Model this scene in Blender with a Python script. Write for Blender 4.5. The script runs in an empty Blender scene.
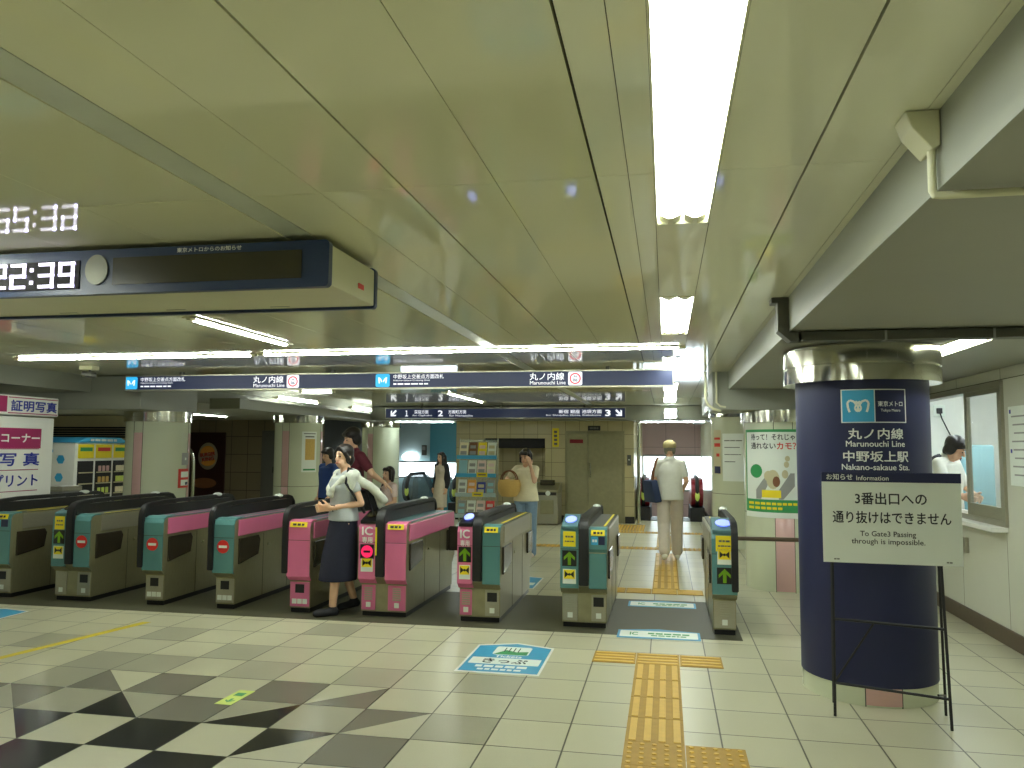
import bpy, bmesh, math, random
from mathutils import Vector, Matrix, Euler

random.seed(7)
SC = bpy.context.scene
COL = SC.collection
PI = math.pi

# ------------------------------------------------------------------ camera, world, exposure
cam_data = bpy.data.cameras.new('camera')
cam_data.sensor_width = 36.0
cam_data.lens = 796.0 / 1024.0 * 36.0
cam_data.clip_start = 0.05
cam = bpy.data.objects.new('camera', cam_data)
COL.objects.link(cam)
RW = Vector((0.98189311, 0.1893377, 0.00609639))
UW = Vector((0.00922131, -0.07991526, 0.99675901))
FW = Vector((-0.18921125, 0.97865458, 0.08021419))
M3 = Matrix((RW, UW, -FW)).transposed()
cam.matrix_world = Matrix.Translation((0, 0, 1.55)) @ M3.to_4x4()
SC.camera = cam

world = bpy.data.worlds.new('hall_air')
SC.world = world
world.use_nodes = True
world.node_tree.nodes['Background'].inputs[0].default_value = (0.9, 1.0, 0.82, 1)
world.node_tree.nodes['Background'].inputs[1].default_value = 0.02

SC.view_settings.view_transform = 'Standard'
SC.view_settings.look = 'None'
SC.view_settings.gamma = 1.0
SC.view_settings.use_curve_mapping = False
SC.view_settings.exposure = 1.60
SC.cycles.diffuse_bounces = 8
SC.cycles.max_bounces = 14
LAMP = 9.0          # strength of the hall's fluorescent tubes

# ------------------------------------------------------------------ materials
def lin(c):
    out = []
    for v in c:
        v = v / 255.0
        out.append(v / 12.92 if v <= 0.04045 else ((v + 0.055) / 1.055) ** 2.4)
    return (out[0], out[1], out[2], 1.0)

def mat(name, rgb, rough=0.5, metal=0.0, noise=0.06, scale=8.0, coat=0.0, spec=0.5, stretch=None, bump=0.0):
    m = bpy.data.materials.new(name)
    m.use_nodes = True
    nt = m.node_tree
    b = nt.nodes['Principled BSDF']
    b.inputs['Roughness'].default_value = rough
    b.inputs['Metallic'].default_value = metal
    b.inputs['Specular IOR Level'].default_value = spec
    b.inputs['Coat Weight'].default_value = coat
    b.inputs['Coat Roughness'].default_value = 0.06
    c = lin(rgb)
    if noise > 0:
        tc = nt.nodes.new('ShaderNodeTexCoord')
        nz = nt.nodes.new('ShaderNodeTexNoise')
        nz.inputs['Scale'].default_value = scale
        nz.inputs['Detail'].default_value = 4.0
        if stretch:
            mp = nt.nodes.new('ShaderNodeMapping')
            mp.inputs['Scale'].default_value = stretch
            nt.links.new(tc.outputs['Object'], mp.inputs['Vector'])
            nt.links.new(mp.outputs['Vector'], nz.inputs['Vector'])
        else:
            nt.links.new(tc.outputs['Object'], nz.inputs['Vector'])
        mx = nt.nodes.new('ShaderNodeMix')
        mx.data_type = 'RGBA'
        mx.inputs[6].default_value = tuple(min(1, v * (1 - noise * 2)) for v in c[:3]) + (1,)
        mx.inputs[7].default_value = tuple(min(1, v * (1 + noise * 2)) for v in c[:3]) + (1,)
        nt.links.new(nz.outputs['Fac'], mx.inputs[0])
        nt.links.new(mx.outputs[2], b.inputs['Base Color'])
        if bump > 0:
            bp = nt.nodes.new('ShaderNodeBump')
            bp.inputs['Strength'].default_value = bump
            bp.inputs['Distance'].default_value = 0.01
            nt.links.new(nz.outputs['Fac'], bp.inputs['Height'])
            nt.links.new(bp.outputs['Normal'], b.inputs['Normal'])
    else:
        b.inputs['Base Color'].default_value = c
    return m

def emit(name, rgb, strength, base=(20, 20, 20)):
    m = mat(name, base, 0.4, noise=0)
    b = m.node_tree.nodes['Principled BSDF']
    b.inputs['Emission Color'].default_value = lin(rgb)
    b.inputs['Emission Strength'].default_value = strength
    return m

def tile_mat(name, rgb, rough, du, dv, ou, ov, au, av, grout=0.012, gcol=(90, 88, 70), vary=0.10, speck=0.10, spec=0.5, metal=0.0):
    """tiles of du x dv on world axes au, av (0,1,2) with dark joints and tile-to-tile tint"""
    m = bpy.data.materials.new(name)
    m.use_nodes = True
    nt = m.node_tree
    N, L = nt.nodes, nt.links
    b = N['Principled BSDF']
    b.inputs['Roughness'].default_value = rough
    b.inputs['Specular IOR Level'].default_value = spec
    b.inputs['Metallic'].default_value = metal
    g = N.new('ShaderNodeNewGeometry')
    s = N.new('ShaderNodeSeparateXYZ')
    L.new(g.outputs['Position'], s.inputs[0])
    def mth(op, a, bb=None):
        n = N.new('ShaderNodeMath'); n.operation = op
        for k, x in enumerate((a, bb)):
            if x is None: continue
            if isinstance(x, (int, float)): n.inputs[k].default_value = x
            else: L.new(x, n.inputs[k])
        return n.outputs[0]
    u = mth('DIVIDE', mth('SUBTRACT', s.outputs[au], ou), du)
    v = mth('DIVIDE', mth('SUBTRACT', s.outputs[av], ov), dv)
    fu, fv = mth('FRACT', u), mth('FRACT', v)
    eu = mth('MULTIPLY', mth('ABSOLUTE', mth('SUBTRACT', mth('ABSOLUTE', mth('SUBTRACT', fu, 0.5)), 0.5)), du)
    ev = mth('MULTIPLY', mth('ABSOLUTE', mth('SUBTRACT', mth('ABSOLUTE', mth('SUBTRACT', fv, 0.5)), 0.5)), dv)
    line = mth('LESS_THAN', mth('MINIMUM', eu, ev), grout * 0.5)
    cx = N.new('ShaderNodeCombineXYZ')
    L.new(mth('FLOOR', u), cx.inputs[0]); L.new(mth('FLOOR', v), cx.inputs[1])
    wn = N.new('ShaderNodeTexWhiteNoise'); wn.noise_dimensions = '2D'
    L.new(cx.outputs[0], wn.inputs['Vector'])
    nz = N.new('ShaderNodeTexNoise'); nz.inputs['Scale'].default_value = 160.0; nz.inputs['Detail'].default_value = 3.0
    L.new(g.outputs['Position'], nz.inputs['Vector'])
    nz2 = N.new('ShaderNodeTexNoise'); nz2.inputs['Scale'].default_value = 1.3; nz2.inputs['Detail'].default_value = 5.0
    L.new(g.outputs['Position'], nz2.inputs['Vector'])
    f = mth('ADD', mth('MULTIPLY', mth('SUBTRACT', wn.outputs['Value'], 0.5), 2 * vary),
            mth('ADD', mth('MULTIPLY', mth('SUBTRACT', nz.outputs['Fac'], 0.5), 2 * speck), mth('MULTIPLY', mth('SUBTRACT', nz2.outputs['Fac'], 0.5), 0.16)))
    val = mth('ADD', f, 1.0)
    vm = N.new('ShaderNodeVectorMath'); vm.operation = 'SCALE'
    c = lin(rgb)
    vm.inputs[0].default_value = c[:3]
    L.new(val, vm.inputs['Scale'])
    mx = N.new('ShaderNodeMix'); mx.data_type = 'RGBA'
    L.new(line, mx.inputs[0]); L.new(vm.outputs[0], mx.inputs[6]); mx.inputs[7].default_value = lin(gcol)
    L.new(mx.outputs[2], b.inputs['Base Color'])
    return m

FU, FV, FOX, FOY = 0.408, 0.42, -0.948, 4.2
def floor_tile(name, rgb, rough, vary=0.07, speck=0.10, spec=0.5):
    return tile_mat(name, rgb, rough, FU, FV, FOX, FOY, 0, 1, 0.009, (72, 70, 52), vary, speck, spec)

M = {}
M['tile'] = floor_tile('terrazzo_cream', (186, 183, 156), 0.30)
M['tile_lg'] = floor_tile('terrazzo_light_grey', (160, 158, 136), 0.28)
M['tile_g'] = floor_tile('terrazzo_grey', (122, 119, 104), 0.25)
M['tile_k'] = floor_tile('terrazzo_black', (40, 40, 40), 0.12, 0.1, 0.3, 0.7)
M['mat_band'] = mat('grey_floor_band', (70, 69, 50), 0.5, noise=0.08, scale=60)
M['ceil'] = mat('ceiling_enamel', (216, 215, 184), 0.055, noise=0.015, scale=1.2, spec=0.36)
M['ceil_lit'] = mat('ceiling_enamel_lamp_glow', (228, 228, 206), 0.055, noise=0.015, scale=1.2, spec=0.36)  # paler near the lamps: their spill is put into the base colour
M['gap'] = mat('ceiling_gap', (40, 38, 28), 0.8)
M['slot'] = mat('ceiling_slot_metal', (190, 194, 178), 0.3)
M['soffit'] = mat('soffit_paint', (150, 150, 138), 0.55, noise=0.03, scale=2)
M['beamside'] = mat('beam_side_paint', (146, 148, 136), 0.45, noise=0.02, scale=2)
M['wallp'] = tile_mat('office_wall_panels', (205, 206, 190), 0.16, 1.0, 2.13, 6.1, 0.0, 1, 2, 0.008, (120, 120, 105), 0.02, 0.01)
M['brown'] = mat('brown_baseboard', (84, 68, 50), 0.4, noise=0.1)
M['pillar'] = mat('pillar_enamel', (203, 208, 180), 0.16, noise=0.02, scale=2)
M['pink'] = mat('pillar_pink_panel', (212, 172, 168), 0.2, noise=0.02)
M['joint'] = mat('panel_joint', (60, 60, 50), 0.7)
M['steel'] = mat('brushed_steel', (168, 165, 146), 0.28, 0.6, noise=0.06, scale=20, stretch=(1, 1, 12))
M['steel_d'] = mat('dull_steel', (152, 148, 116), 0.30, 0.5, noise=0.08, scale=14, stretch=(1, 8, 1))
M['steel_b'] = mat('polished_steel', (205, 205, 190), 0.12, 1.0, noise=0.03)
M['navy'] = mat('navy_wrap', (28, 33, 72), 0.45, noise=0.04, scale=3)
M['navy_s'] = mat('navy_sign_face', (36, 50, 92), 0.25, noise=0.02)
M['navy_d'] = mat('navy_display_face', (38, 56, 92), 0.3, noise=0.02)
M['ivory'] = mat('ivory_housing', (206, 204, 172), 0.35, noise=0.02)
M['black'] = mat('black_plastic', (22, 22, 24), 0.28, noise=0.03)
M['blackm'] = mat('black_iron', (24, 24, 26), 0.5, noise=0.05)
M['smoke'] = mat('smoked_panel', (52, 46, 36), 0.18, noise=0.05)
M['screen'] = mat('dark_screen', (58, 54, 36), 0.22, noise=0.1, scale=3)
M['teal'] = mat('teal_gate_panel', (84, 132, 132), 0.35, noise=0.03)
M['teal_d'] = mat('teal_trim', (80, 118, 122), 0.35, noise=0.03)
M['gpink'] = mat('pink_gate_panel', (214, 112, 152), 0.35, noise=0.03)
M['yellow'] = mat('yellow_label', (236, 214, 30), 0.5, noise=0.03)
M['tact_g'] = mat('tactile_groove', (172, 136, 50), 0.6, noise=0.1, scale=20)  # base plate a darker yellow than the raised ridges
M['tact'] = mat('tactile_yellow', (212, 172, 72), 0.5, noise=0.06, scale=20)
M['tape'] = mat('yellow_floor_tape', (206, 184, 30), 0.5, noise=0.1, scale=30)
M['white'] = mat('white_paint', (228, 228, 220), 0.4, noise=0.02)
M['whiteb'] = mat('white_board', (226, 232, 222), 0.4, noise=0.01)
M['ink'] = mat('dark_ink', (40, 42, 46), 0.6, noise=0)
M['ink_g'] = mat('grey_ink', (96, 98, 92), 0.6, noise=0)
M['ink_w'] = mat('white_ink', (232, 234, 228), 0.5, noise=0)
M['ink_b'] = mat('blue_ink', (44, 56, 150), 0.5, noise=0)
M['ink_r'] = mat('red_ink', (206, 54, 36), 0.5, noise=0)
M['magenta'] = mat('magenta_print', (160, 32, 92), 0.5, noise=0.02)
M['red'] = mat('red_label', (214, 40, 34), 0.4, noise=0)
M['blue'] = mat('sky_blue_print', (62, 168, 214), 0.4, noise=0.02)
M['bluem'] = mat('floor_sticker_blue', (58, 154, 196), 0.4, noise=0.03)
M['green'] = mat('green_print', (54, 148, 84), 0.5, noise=0.02)
M['lime'] = mat('lime_label', (206, 222, 110), 0.5, noise=0.03)
M['grey'] = mat('grey_paint', (150, 150, 146), 0.45, noise=0.03)
M['grey_d'] = mat('dark_grey_paint', (86, 86, 78), 0.5, noise=0.05)
M['cream'] = mat('cream_wall', (196, 188, 150), 0.5, noise=0.03)
M['dark'] = mat('dark_recess', (26, 24, 22), 0.6, noise=0.05)
M['dbrown'] = tile_mat('dark_brown_tiles', (116, 104, 80), 0.35, 0.45, 0.45, 0.0, 0.0, 0, 2, 0.012, (40, 36, 28), 0.05, 0.03)
M['ltile'] = tile_mat('cream_wall_tiles', (190, 180, 140), 0.25, 0.30, 0.30, -4.5, 0.05, 0, 2, 0.008, (120, 114, 88), 0.04, 0.02)
M['lbluew'] = mat('pale_blue_wall', (176, 196, 196), 0.4, noise=0.02)
M['bluew'] = mat('sea_blue_wall', (84, 156, 172), 0.4, noise=0.02)
M['pinkw'] = tile_mat('pale_pink_panels', (206, 176, 180), 0.4, 0.8, 1.6, 0.0, 0.0, 0, 2, 0.012, (150, 126, 128), 0.02, 0.01)
M['maroon'] = mat('maroon_enamel', (128, 20, 34), 0.3, noise=0.03)
M['rubber'] = mat('black_rubber', (20, 20, 20), 0.45, noise=0.03)
M['skin'] = mat('skin', (220, 176, 144), 0.5, noise=0.03, scale=12)
M['lip'] = mat('lip', (176, 92, 84), 0.5, noise=0)
M['hair'] = mat('black_hair', (30, 25, 22), 0.4, noise=0.3, scale=60)
M['hairg'] = mat('grey_hair', (120, 116, 104), 0.6, noise=0.3, scale=60)
M['bkred'] = mat('sign_red', (176, 40, 24), 0.4, noise=0)
M['bun'] = mat('sign_orange', (226, 158, 70), 0.4, noise=0)
M['tube_b'] = emit('bar_tube', (246, 255, 246), LAMP * 2.7, (240, 240, 230))
M['tube'] = emit('fluorescent_tube', (246, 255, 246), LAMP, (240, 240, 230))
M['tube_c'] = emit('cool_tube', (236, 250, 255), LAMP * 2.8, (240, 240, 240))
M['daylight'] = emit('bright_window', (228, 246, 255), 1.6, (240, 240, 240))
M['led'] = emit('clock_led', (236, 228, 255), 0.8, (240, 240, 250))
M['signlit'] = emit('lit_white', (236, 240, 255), 0.32, (240, 240, 240))
M['signlit_b'] = emit('lit_blue', (40, 176, 240), 0.30, (60, 170, 220))
M['signlit_r'] = emit('lit_red', (236, 60, 80), 0.25, (220, 60, 70))
M['navylit'] = emit('lit_navy_face', (36, 50, 96), 0.07, (34, 44, 78))
M['rd_blue'] = emit('reader_glow', (70, 90, 255), 0.42, (190, 200, 255))
M['arrow'] = emit('arrow_green', (120, 170, 0), 0.05, (90, 130, 10))
M['stopred'] = emit('stop_red', (255, 36, 96), 0.24, (230, 30, 90))
M['shirt_w'] = mat('white_cotton', (226, 226, 214), 0.8, noise=0.04, scale=20)
M['shirt_c'] = mat('cream_cotton', (232, 224, 192), 0.8, noise=0.04, scale=20)
M['shirt_g'] = mat('light_grey_cotton', (178, 184, 186), 0.8, noise=0.05, scale=20)
M['cardi'] = mat('pale_grey_knit', (204, 208, 196), 0.85, noise=0.08, scale=60, bump=0.3)
M['navy_c'] = mat('navy_cloth', (26, 28, 48), 0.8, noise=0.06, scale=20)
M['maroon_c'] = mat('maroon_cotton', (92, 26, 40), 0.8, noise=0.06, scale=16)
M['blue_c'] = mat('blue_cotton', (46, 74, 138), 0.8, noise=0.06, scale=16)
M['pink_c'] = mat('pale_pink_cotton', (230, 206, 198), 0.8, noise=0.04, scale=16)
M['sky_c'] = mat('pale_blue_cloth', (150, 196, 206), 0.8, noise=0.05)
M['black_c'] = mat('black_cloth', (34, 34, 38), 0.8, noise=0.06)
M['beige_c'] = mat('beige_cloth', (200, 188, 168), 0.8, noise=0.05, scale=14)
M['trouser'] = mat('pale_beige_trousers', (208, 196, 180), 0.8, noise=0.05, scale=12)
M['denim'] = mat('light_denim', (126, 152, 176), 0.8, noise=0.08, scale=30)
M['straw'] = mat('straw_weave', (206, 170, 96), 0.8, noise=0.14, scale=70, bump=0.6)
M['cap'] = mat('khaki_cap', (188, 172, 122), 0.8, noise=0.05)
M['bag_n'] = mat('navy_canvas', (40, 54, 86), 0.7, noise=0.06, scale=20)
M['bag_g'] = mat('dark_grey_canvas', (70, 72, 76), 0.7, noise=0.06, scale=20)
M['strap'] = mat('brown_leather', (120, 76, 44), 0.5, noise=0.05)
M['floorsil'] = mat('escalator_comb', (130, 136, 134), 0.3, 0.8, noise=0.05)

def glass_mat(name, tint=(220, 232, 228), rough=0.02, alpha=0.25):
    m = bpy.data.materials.new(name); m.use_nodes = True
    nt = m.node_tree; N, L = nt.nodes, nt.links
    b = N['Principled BSDF']; b.inputs['Base Color'].default_value = lin(tint); b.inputs['Roughness'].default_value = rough
    b.inputs['Alpha'].default_value = alpha
    nz = N.new('ShaderNodeTexNoise'); nz.inputs['Scale'].default_value = 3.0
    mp = N.new('ShaderNodeMapRange'); mp.inputs[3].default_value = alpha * 0.8; mp.inputs[4].default_value = alpha * 1.2
    L.new(nz.outputs['Fac'], mp.inputs[0]); L.new(mp.outputs[0], b.inputs['Alpha'])
    return m
M['glass'] = glass_mat('clear_glass', alpha=0.16)
M['glass_g'] = glass_mat('smoked_glass', (120, 136, 140), 0.05, 0.6)
M['acryl'] = glass_mat('clear_acrylic', (210, 225, 220), 0.05, 0.22)

# ------------------------------------------------------------------ mesh helpers
class MB:
    """collects shapes in world space; build() links them as one mesh object"""
    def __init__(s): s.bm = bmesh.new(); s.mi = 0
    def _take(s, tmp):
        me = bpy.data.meshes.new('tmp'); 
        for f in tmp.faces: f.material_index = s.mi
        tmp.to_mesh(me); tmp.free(); s.bm.from_mesh(me); bpy.data.meshes.remove(me)
    def box(s, x0, x1, y0, y1, z0, z1, bev=0.0, seg=2):
        t = bmesh.new()
        bmesh.ops.create_cube(t, size=1.0)
        for v in t.verts:
            v.co = Vector(((x0 + x1) / 2 + v.co.x * (x1 - x0), (y0 + y1) / 2 + v.co.y * (y1 - y0), (z0 + z1) / 2 + v.co.z * (z1 - z0)))
        if bev > 0:
            bmesh.ops.bevel(t, geom=t.edges[:], offset=bev, segments=seg, affect='EDGES', profile=0.5)
        s._take(t); return s
    def prism(s, pts, axis, a0, a1, bev=0.0):
        """polygon in the two other axes (in x,y,z order) extruded along axis"""
        t = bmesh.new()
        def co(p, a):
            if axis == 0: return (a, p[0], p[1])
            if axis == 1: return (p[0], a, p[1])
            return (p[0], p[1], a)
        lo = [t.verts.new(co(p, a0)) for p in pts]; hi = [t.verts.new(co(p, a1)) for p in pts]
        n = len(pts)
        t.faces.new(lo); t.faces.new(list(reversed(hi)))
        for k in range(n): t.faces.new((lo[k], hi[k], hi[(k + 1) % n], lo[(k + 1) % n]))
        bmesh.ops.recalc_face_normals(t, faces=t.faces[:])
        if bev > 0: bmesh.ops.bevel(t, geom=t.edges[:], offset=bev, segments=2, affect='EDGES', profile=0.5)
        s._take(t); return s
    def tube(s, path, r, n=10, closed=False):
        path = [Vector(p) for p in path]
        t = bmesh.new(); rings = []; up = None
        for i, p in enumerate(path):
            a = path[i - 1] if i else (path[-1] if closed else p)
            b = path[(i + 1) % len(path)] if (i < len(path) - 1 or closed) else p
            d = (b - a).normalized() if (b - a).length > 1e-9 else Vector((0, 0, 1))
            if up is None: up = d.orthogonal().normalized()
            up = (up - d * up.dot(d)); up = up.normalized() if up.length > 1e-6 else d.orthogonal().normalized()
            q = d.cross(up)
            rr = r[i] if isinstance(r, (list, tuple)) else r
            rings.append([t.verts.new(p + (up * math.cos(2 * PI * k / n) + q * math.sin(2 * PI * k / n)) * rr) for k in range(n)])
        m = len(rings)
        for i in range(m if closed else m - 1):
            A, B = rings[i], rings[(i + 1) % m]
            for k in range(n): t.faces.new((A[k], A[(k + 1) % n], B[(k + 1) % n], B[k]))
        if not closed: t.faces.new(list(reversed(rings[0]))); t.faces.new(rings[-1])
        bmesh.ops.recalc_face_normals(t, faces=t.faces[:])
        s._take(t); return s
    def lathe(s, prof, c, n=48, a0=0.0, a1=2 * PI, close=True):
        """(r, z) profile about the vertical axis through c = (x, y)"""
        t = bmesh.new(); full = abs(a1 - a0 - 2 * PI) < 1e-6
        cnt = n if full else n + 1
        rings = [[t.verts.new((c[0] + r * math.cos(a0 + (a1 - a0) * k / n), c[1] + r * math.sin(a0 + (a1 - a0) * k / n), z)) for k in range(cnt)] for r, z in prof]
        for i in range(len(rings) - 1):
            for k in range(n):
                kk = (k + 1) % cnt if full else k + 1
                t.faces.new((rings[i][k], rings[i][kk], rings[i + 1][kk], rings[i + 1][k]))
        if close and full:
            t.faces.new(list(reversed(rings[0]))); t.faces.new(rings[-1])
        bmesh.ops.recalc_face_normals(t, faces=t.faces[:])
        s._take(t); return s
    def ell(s, c, r, rot=None, u=20, v=12):
        t = bmesh.new()
        bmesh.ops.create_uvsphere(t, u_segments=u, v_segments=v, radius=1.0)
        R = rot if rot is not None else Matrix.Identity(3)
        for w in t.verts: w.co = Vector(c) + R @ Vector((w.co.x * r[0], w.co.y * r[1], w.co.z * r[2]))
        s._take(t); return s
    def cap(s, p0, r0, p1, r1, n=14):
        """tapered capsule"""
        p0, p1 = Vector(p0), Vector(p1); d = (p1 - p0)
        if d.length < 1e-6: return s.ell(p0, (r0,) * 3)
        e = d.normalized(); path, rad = [], []
        for k in range(5):
            a = PI / 2 * (1 - k / 4.0); path.append(p0 - e * r0 * math.sin(a)); rad.append(max(r0 * math.cos(a), r0 * 0.02))
        for k in range(5):
            a = PI / 2 * k / 4.0; path.append(p1 + e * r1 * math.sin(a)); rad.append(max(r1 * math.cos(a), r1 * 0.02))
        return s.tube(path, rad, n)
    def loft(s, rings, n=24):
        """rings: (centre, rx, ry[, rot z]) horizontal ellipses"""
        t = bmesh.new(); R = []
        for it in rings:
            c, rx, ry = it[:3]; az = it[3] if len(it) > 3 else 0.0
            R.append([t.verts.new((c[0] + rx * math.cos(a) * math.cos(az) - ry * math.sin(a) * math.sin(az), c[1] + rx * math.cos(a) * math.sin(az) + ry * math.sin(a) * math.cos(az), c[2])) for a in [2 * PI * k / n for k in range(n)]])
        for i in range(len(R) - 1):
            for k in range(n): t.faces.new((R[i][k], R[i][(k + 1) % n], R[i + 1][(k + 1) % n], R[i + 1][k]))
        t.faces.new(list(reversed(R[0]))); t.faces.new(R[-1])
        bmesh.ops.recalc_face_normals(t, faces=t.faces[:])
        s._take(t); return s
    def poly(s, pts):
        t = bmesh.new(); t.faces.new([t.verts.new(p) for p in pts]); s._take(t); return s
    def mesh(s, me, mx=None):
        t = bmesh.new(); t.from_mesh(me)
        if mx is not None: bmesh.ops.transform(t, matrix=mx, verts=t.verts[:])
        s._take(t); return s
    def build(s, name, mats, parent=None, smooth=False, sharp=True):
        me = bpy.data.meshes.new(name)
        off = world_loc(parent) if parent is not None else Vector((0, 0, 0))
        if off.length > 0: bmesh.ops.translate(s.bm, vec=-off, verts=s.bm.verts[:])
        s.bm.to_mesh(me); s.bm.free()
        for m in (mats if isinstance(mats, (list, tuple)) else [mats]): me.materials.append(m)
        if smooth:
            for p in me.polygons: p.use_smooth = True
            if sharp:
                try: me.set_sharp_from_angle(angle=math.radians(40))
                except Exception: pass
        o = bpy.data.objects.new(name, me); COL.objects.link(o)
        if parent is not None: o.parent = parent
        return o

def world_loc(o):
    v = Vector((0, 0, 0))
    while o is not None: v = v + Vector(o.location); o = o.parent
    return v

def tag(o, label, cat, group=None):
    o['label'] = label; o['category'] = cat
    if group: o['group'] = group
    return o
def thing(name, label, cat, loc, group=None):
    o = bpy.data.objects.new(name, None); o.empty_display_size = 0.1; COL.objects.link(o); o.location = loc
    return tag(o, label, cat, group)
def struct(o, label=None):
    o['kind'] = 'structure'
    if label: o['label'] = label
    return o
def plab(o, label): o['label'] = label; return o

def text_mesh(body, bold=0.0):
    c = bpy.data.curves.new('lettering', 'FONT'); c.body = body; c.size = 1.0; c.offset = 0.0; c.resolution_u = 3
    o = bpy.data.objects.new('lettering', c); COL.objects.link(o)
    dg = bpy.context.evaluated_depsgraph_get()
    me = bpy.data.meshes.new_from_object(o.evaluated_get(dg))
    bpy.data.objects.remove(o); bpy.data.curves.remove(c)
    if bold > 0 and len(me.vertices):
        t = bmesh.new(); d_ = bold * 0.9
        for k_, (dx, dy) in enumerate(((-d_, 0), (d_, 0), (0, -d_), (0, d_))):
            n0 = len(t.verts); t.from_mesh(me); t.verts.ensure_lookup_table()
            for v in t.verts[n0:]: v.co.x += dx; v.co.y += dy; v.co.z = .00012 * (1 + k_)
        t.to_mesh(me); t.free()
    return me

def put_text(mb, body, O, U, V, w, h, bold=0.0):
    """adds a line of text to mb, filling w x h about the centre O, along U with up V"""
    me = text_mesh(body, bold)
    if not me.vertices: return
    xs = [v.co.x for v in me.vertices]; ys = [v.co.y for v in me.vertices]
    x0, x1, y0, y1 = min(xs), max(xs), min(ys), max(ys)
    U, V, O = Vector(U).normalized(), Vector(V).normalized(), Vector(O)
    sx, sy = w / max(x1 - x0, 1e-4), h / max(y1 - y0, 1e-4)
    for v in me.vertices: v.co = O + U * ((v.co.x - (x0 + x1) / 2) * sx) + V * ((v.co.y - (y0 + y1) / 2) * sy) + U.cross(V) * v.co.z
    mb.mesh(me); bpy.data.meshes.remove(me)

def rect(mb, O, U, V, w, h, th=0.002):
    """thin plate centred at O, w along U and h along V, th thick towards the viewer side N = U x V"""
    U, V, O = Vector(U).normalized(), Vector(V).normalized(), Vector(O); Nn = U.cross(V)
    a = [O + U * sx * w / 2 + V * sy * h / 2 for sx, sy in ((-1, -1), (1, -1), (1, 1), (-1, 1))]
    t = bmesh.new(); lo = [t.verts.new(p) for p in a]; hi = [t.verts.new(p + Nn * th) for p in a]
    t.faces.new(list(reversed(lo))); t.faces.new(hi)
    for k in range(4): t.faces.new((lo[k], lo[(k + 1) % 4], hi[(k + 1) % 4], hi[k]))
    mb._take(t)
def bars(mb, O, U, V, w, h, n=4, seed=1):
    """a line of print too small to read: n dashes of uneven length"""
    rnd = random.Random(seed); ws = [.6 + rnd.random() for _ in range(n)]; k = w / (sum(ws) + .25 * (n - 1)); x = -w / 2
    U_, O_ = Vector(U).normalized(), Vector(O)
    for q in ws: rect(mb, O_ + U_ * (x + q * k / 2), U, V, q * k, h, .0006); x += (q + .25) * k
def shape(mb, O, U, V, pts, th=0.002):
    U, V, O = Vector(U).normalized(), Vector(V).normalized(), Vector(O); Nn = U.cross(V)
    t = bmesh.new(); lo = [t.verts.new(O + U * p[0] + V * p[1]) for p in pts]; hi = [t.verts.new(O + U * p[0] + V * p[1] + Nn * th) for p in pts]
    n = len(pts); t.faces.new(list(reversed(lo))); t.faces.new(hi)
    for k in range(n): t.faces.new((lo[k], lo[(k + 1) % n], hi[(k + 1) % n], hi[k]))
    bmesh.ops.recalc_face_normals(t, faces=t.faces[:]); mb._take(t)
def disc_pts(rx, ry, n=28): return [(rx * math.cos(2 * PI * k / n), ry * math.sin(2 * PI * k / n)) for k in range(n)]
def rrect(w, h, r, n=5):
    out = []
    for cx, cy, a in ((w/2-r, h/2-r, 0), (-w/2+r, h/2-r, PI/2), (-w/2+r, -h/2+r, PI), (w/2-r, -h/2+r, 1.5*PI)):
        for k in range(n + 1): out.append((cx + r * math.cos(a + PI / 2 * k / n), cy + r * math.sin(a + PI / 2 * k / n)))
    return out
def arrow_pts(s):
    """arrow pointing up, size s"""
    return [(0, .5*s), (.42*s, .08*s), (.42*s, -.16*s), (.12*s, .12*s), (.12*s, -.5*s), (-.12*s, -.5*s), (-.12*s, .12*s), (-.42*s, -.16*s), (-.42*s, .08*s)]
def rotp(pts, a): return [(x * math.cos(a) - y * math.sin(a), x * math.sin(a) + y * math.cos(a)) for x, y in pts]
X, Y, Z = Vector((1, 0, 0)), Vector((0, 1, 0)), Vector((0, 0, 1))

# ------------------------------------------------------------------ floor
H = 2.42
def tx(i): return FOX + FU * i
def ty(j): return FOY + FV * j
f = MB()
for x0, x1, y0, y1 in ((-14, 2.68, -5, 17.9), (-14, -6.2, 17.9, 18.7), (-14, -8.3, 18.7, 21), (-4.5, -0.66, 17.9, 21), (0.95, 2.68, 17.9, 21)):
    f.box(x0, x1, y0, y1, -0.2, 0.0)
E_ = 0.0006
def cells(mi, polys):
    f.mi = mi
    for p in polys: f.poly([(tx(i), ty(j), E_) for i, j in p])
def cell(i, j): return [(i, j), (i + 1, j), (i + 1, j + 1), (i, j + 1)]
cells(1, [cell(-7, 0), [(-8, 0), (-7, 0), (-8, 1)], [(-6, 1), (-5, 0), (-5, 1)], cell(-5, 2), cell(-3, 2), cell(-1, 0), cell(-1, 2),
          [(-4, 0), (-3, 1), (-4, 1)], cell(-3, 0), cell(-7, 2), cell(-8, 2), [(-8, 1), (-7, 1), (-7, 2), (-8, 2)], cell(-6, 3), cell(-8, 4), cell(-10, 3), cell(-5, 5)])
cells(2, [[(-8, 1), (-7, 0), (-7, 1)], [(-7, 1), (-6, 1), (-7, 2)], cell(-5, 0), cell(-6, 1), cell(-4, 1), [(-3, 1), (-2, 1), (-2, 2)],
          [(-2, 0), (-1, 1), (-2, 1)], cell(-2, -1), cell(-9, 0), cell(-10, -1), cell(-8, -2)])
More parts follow.
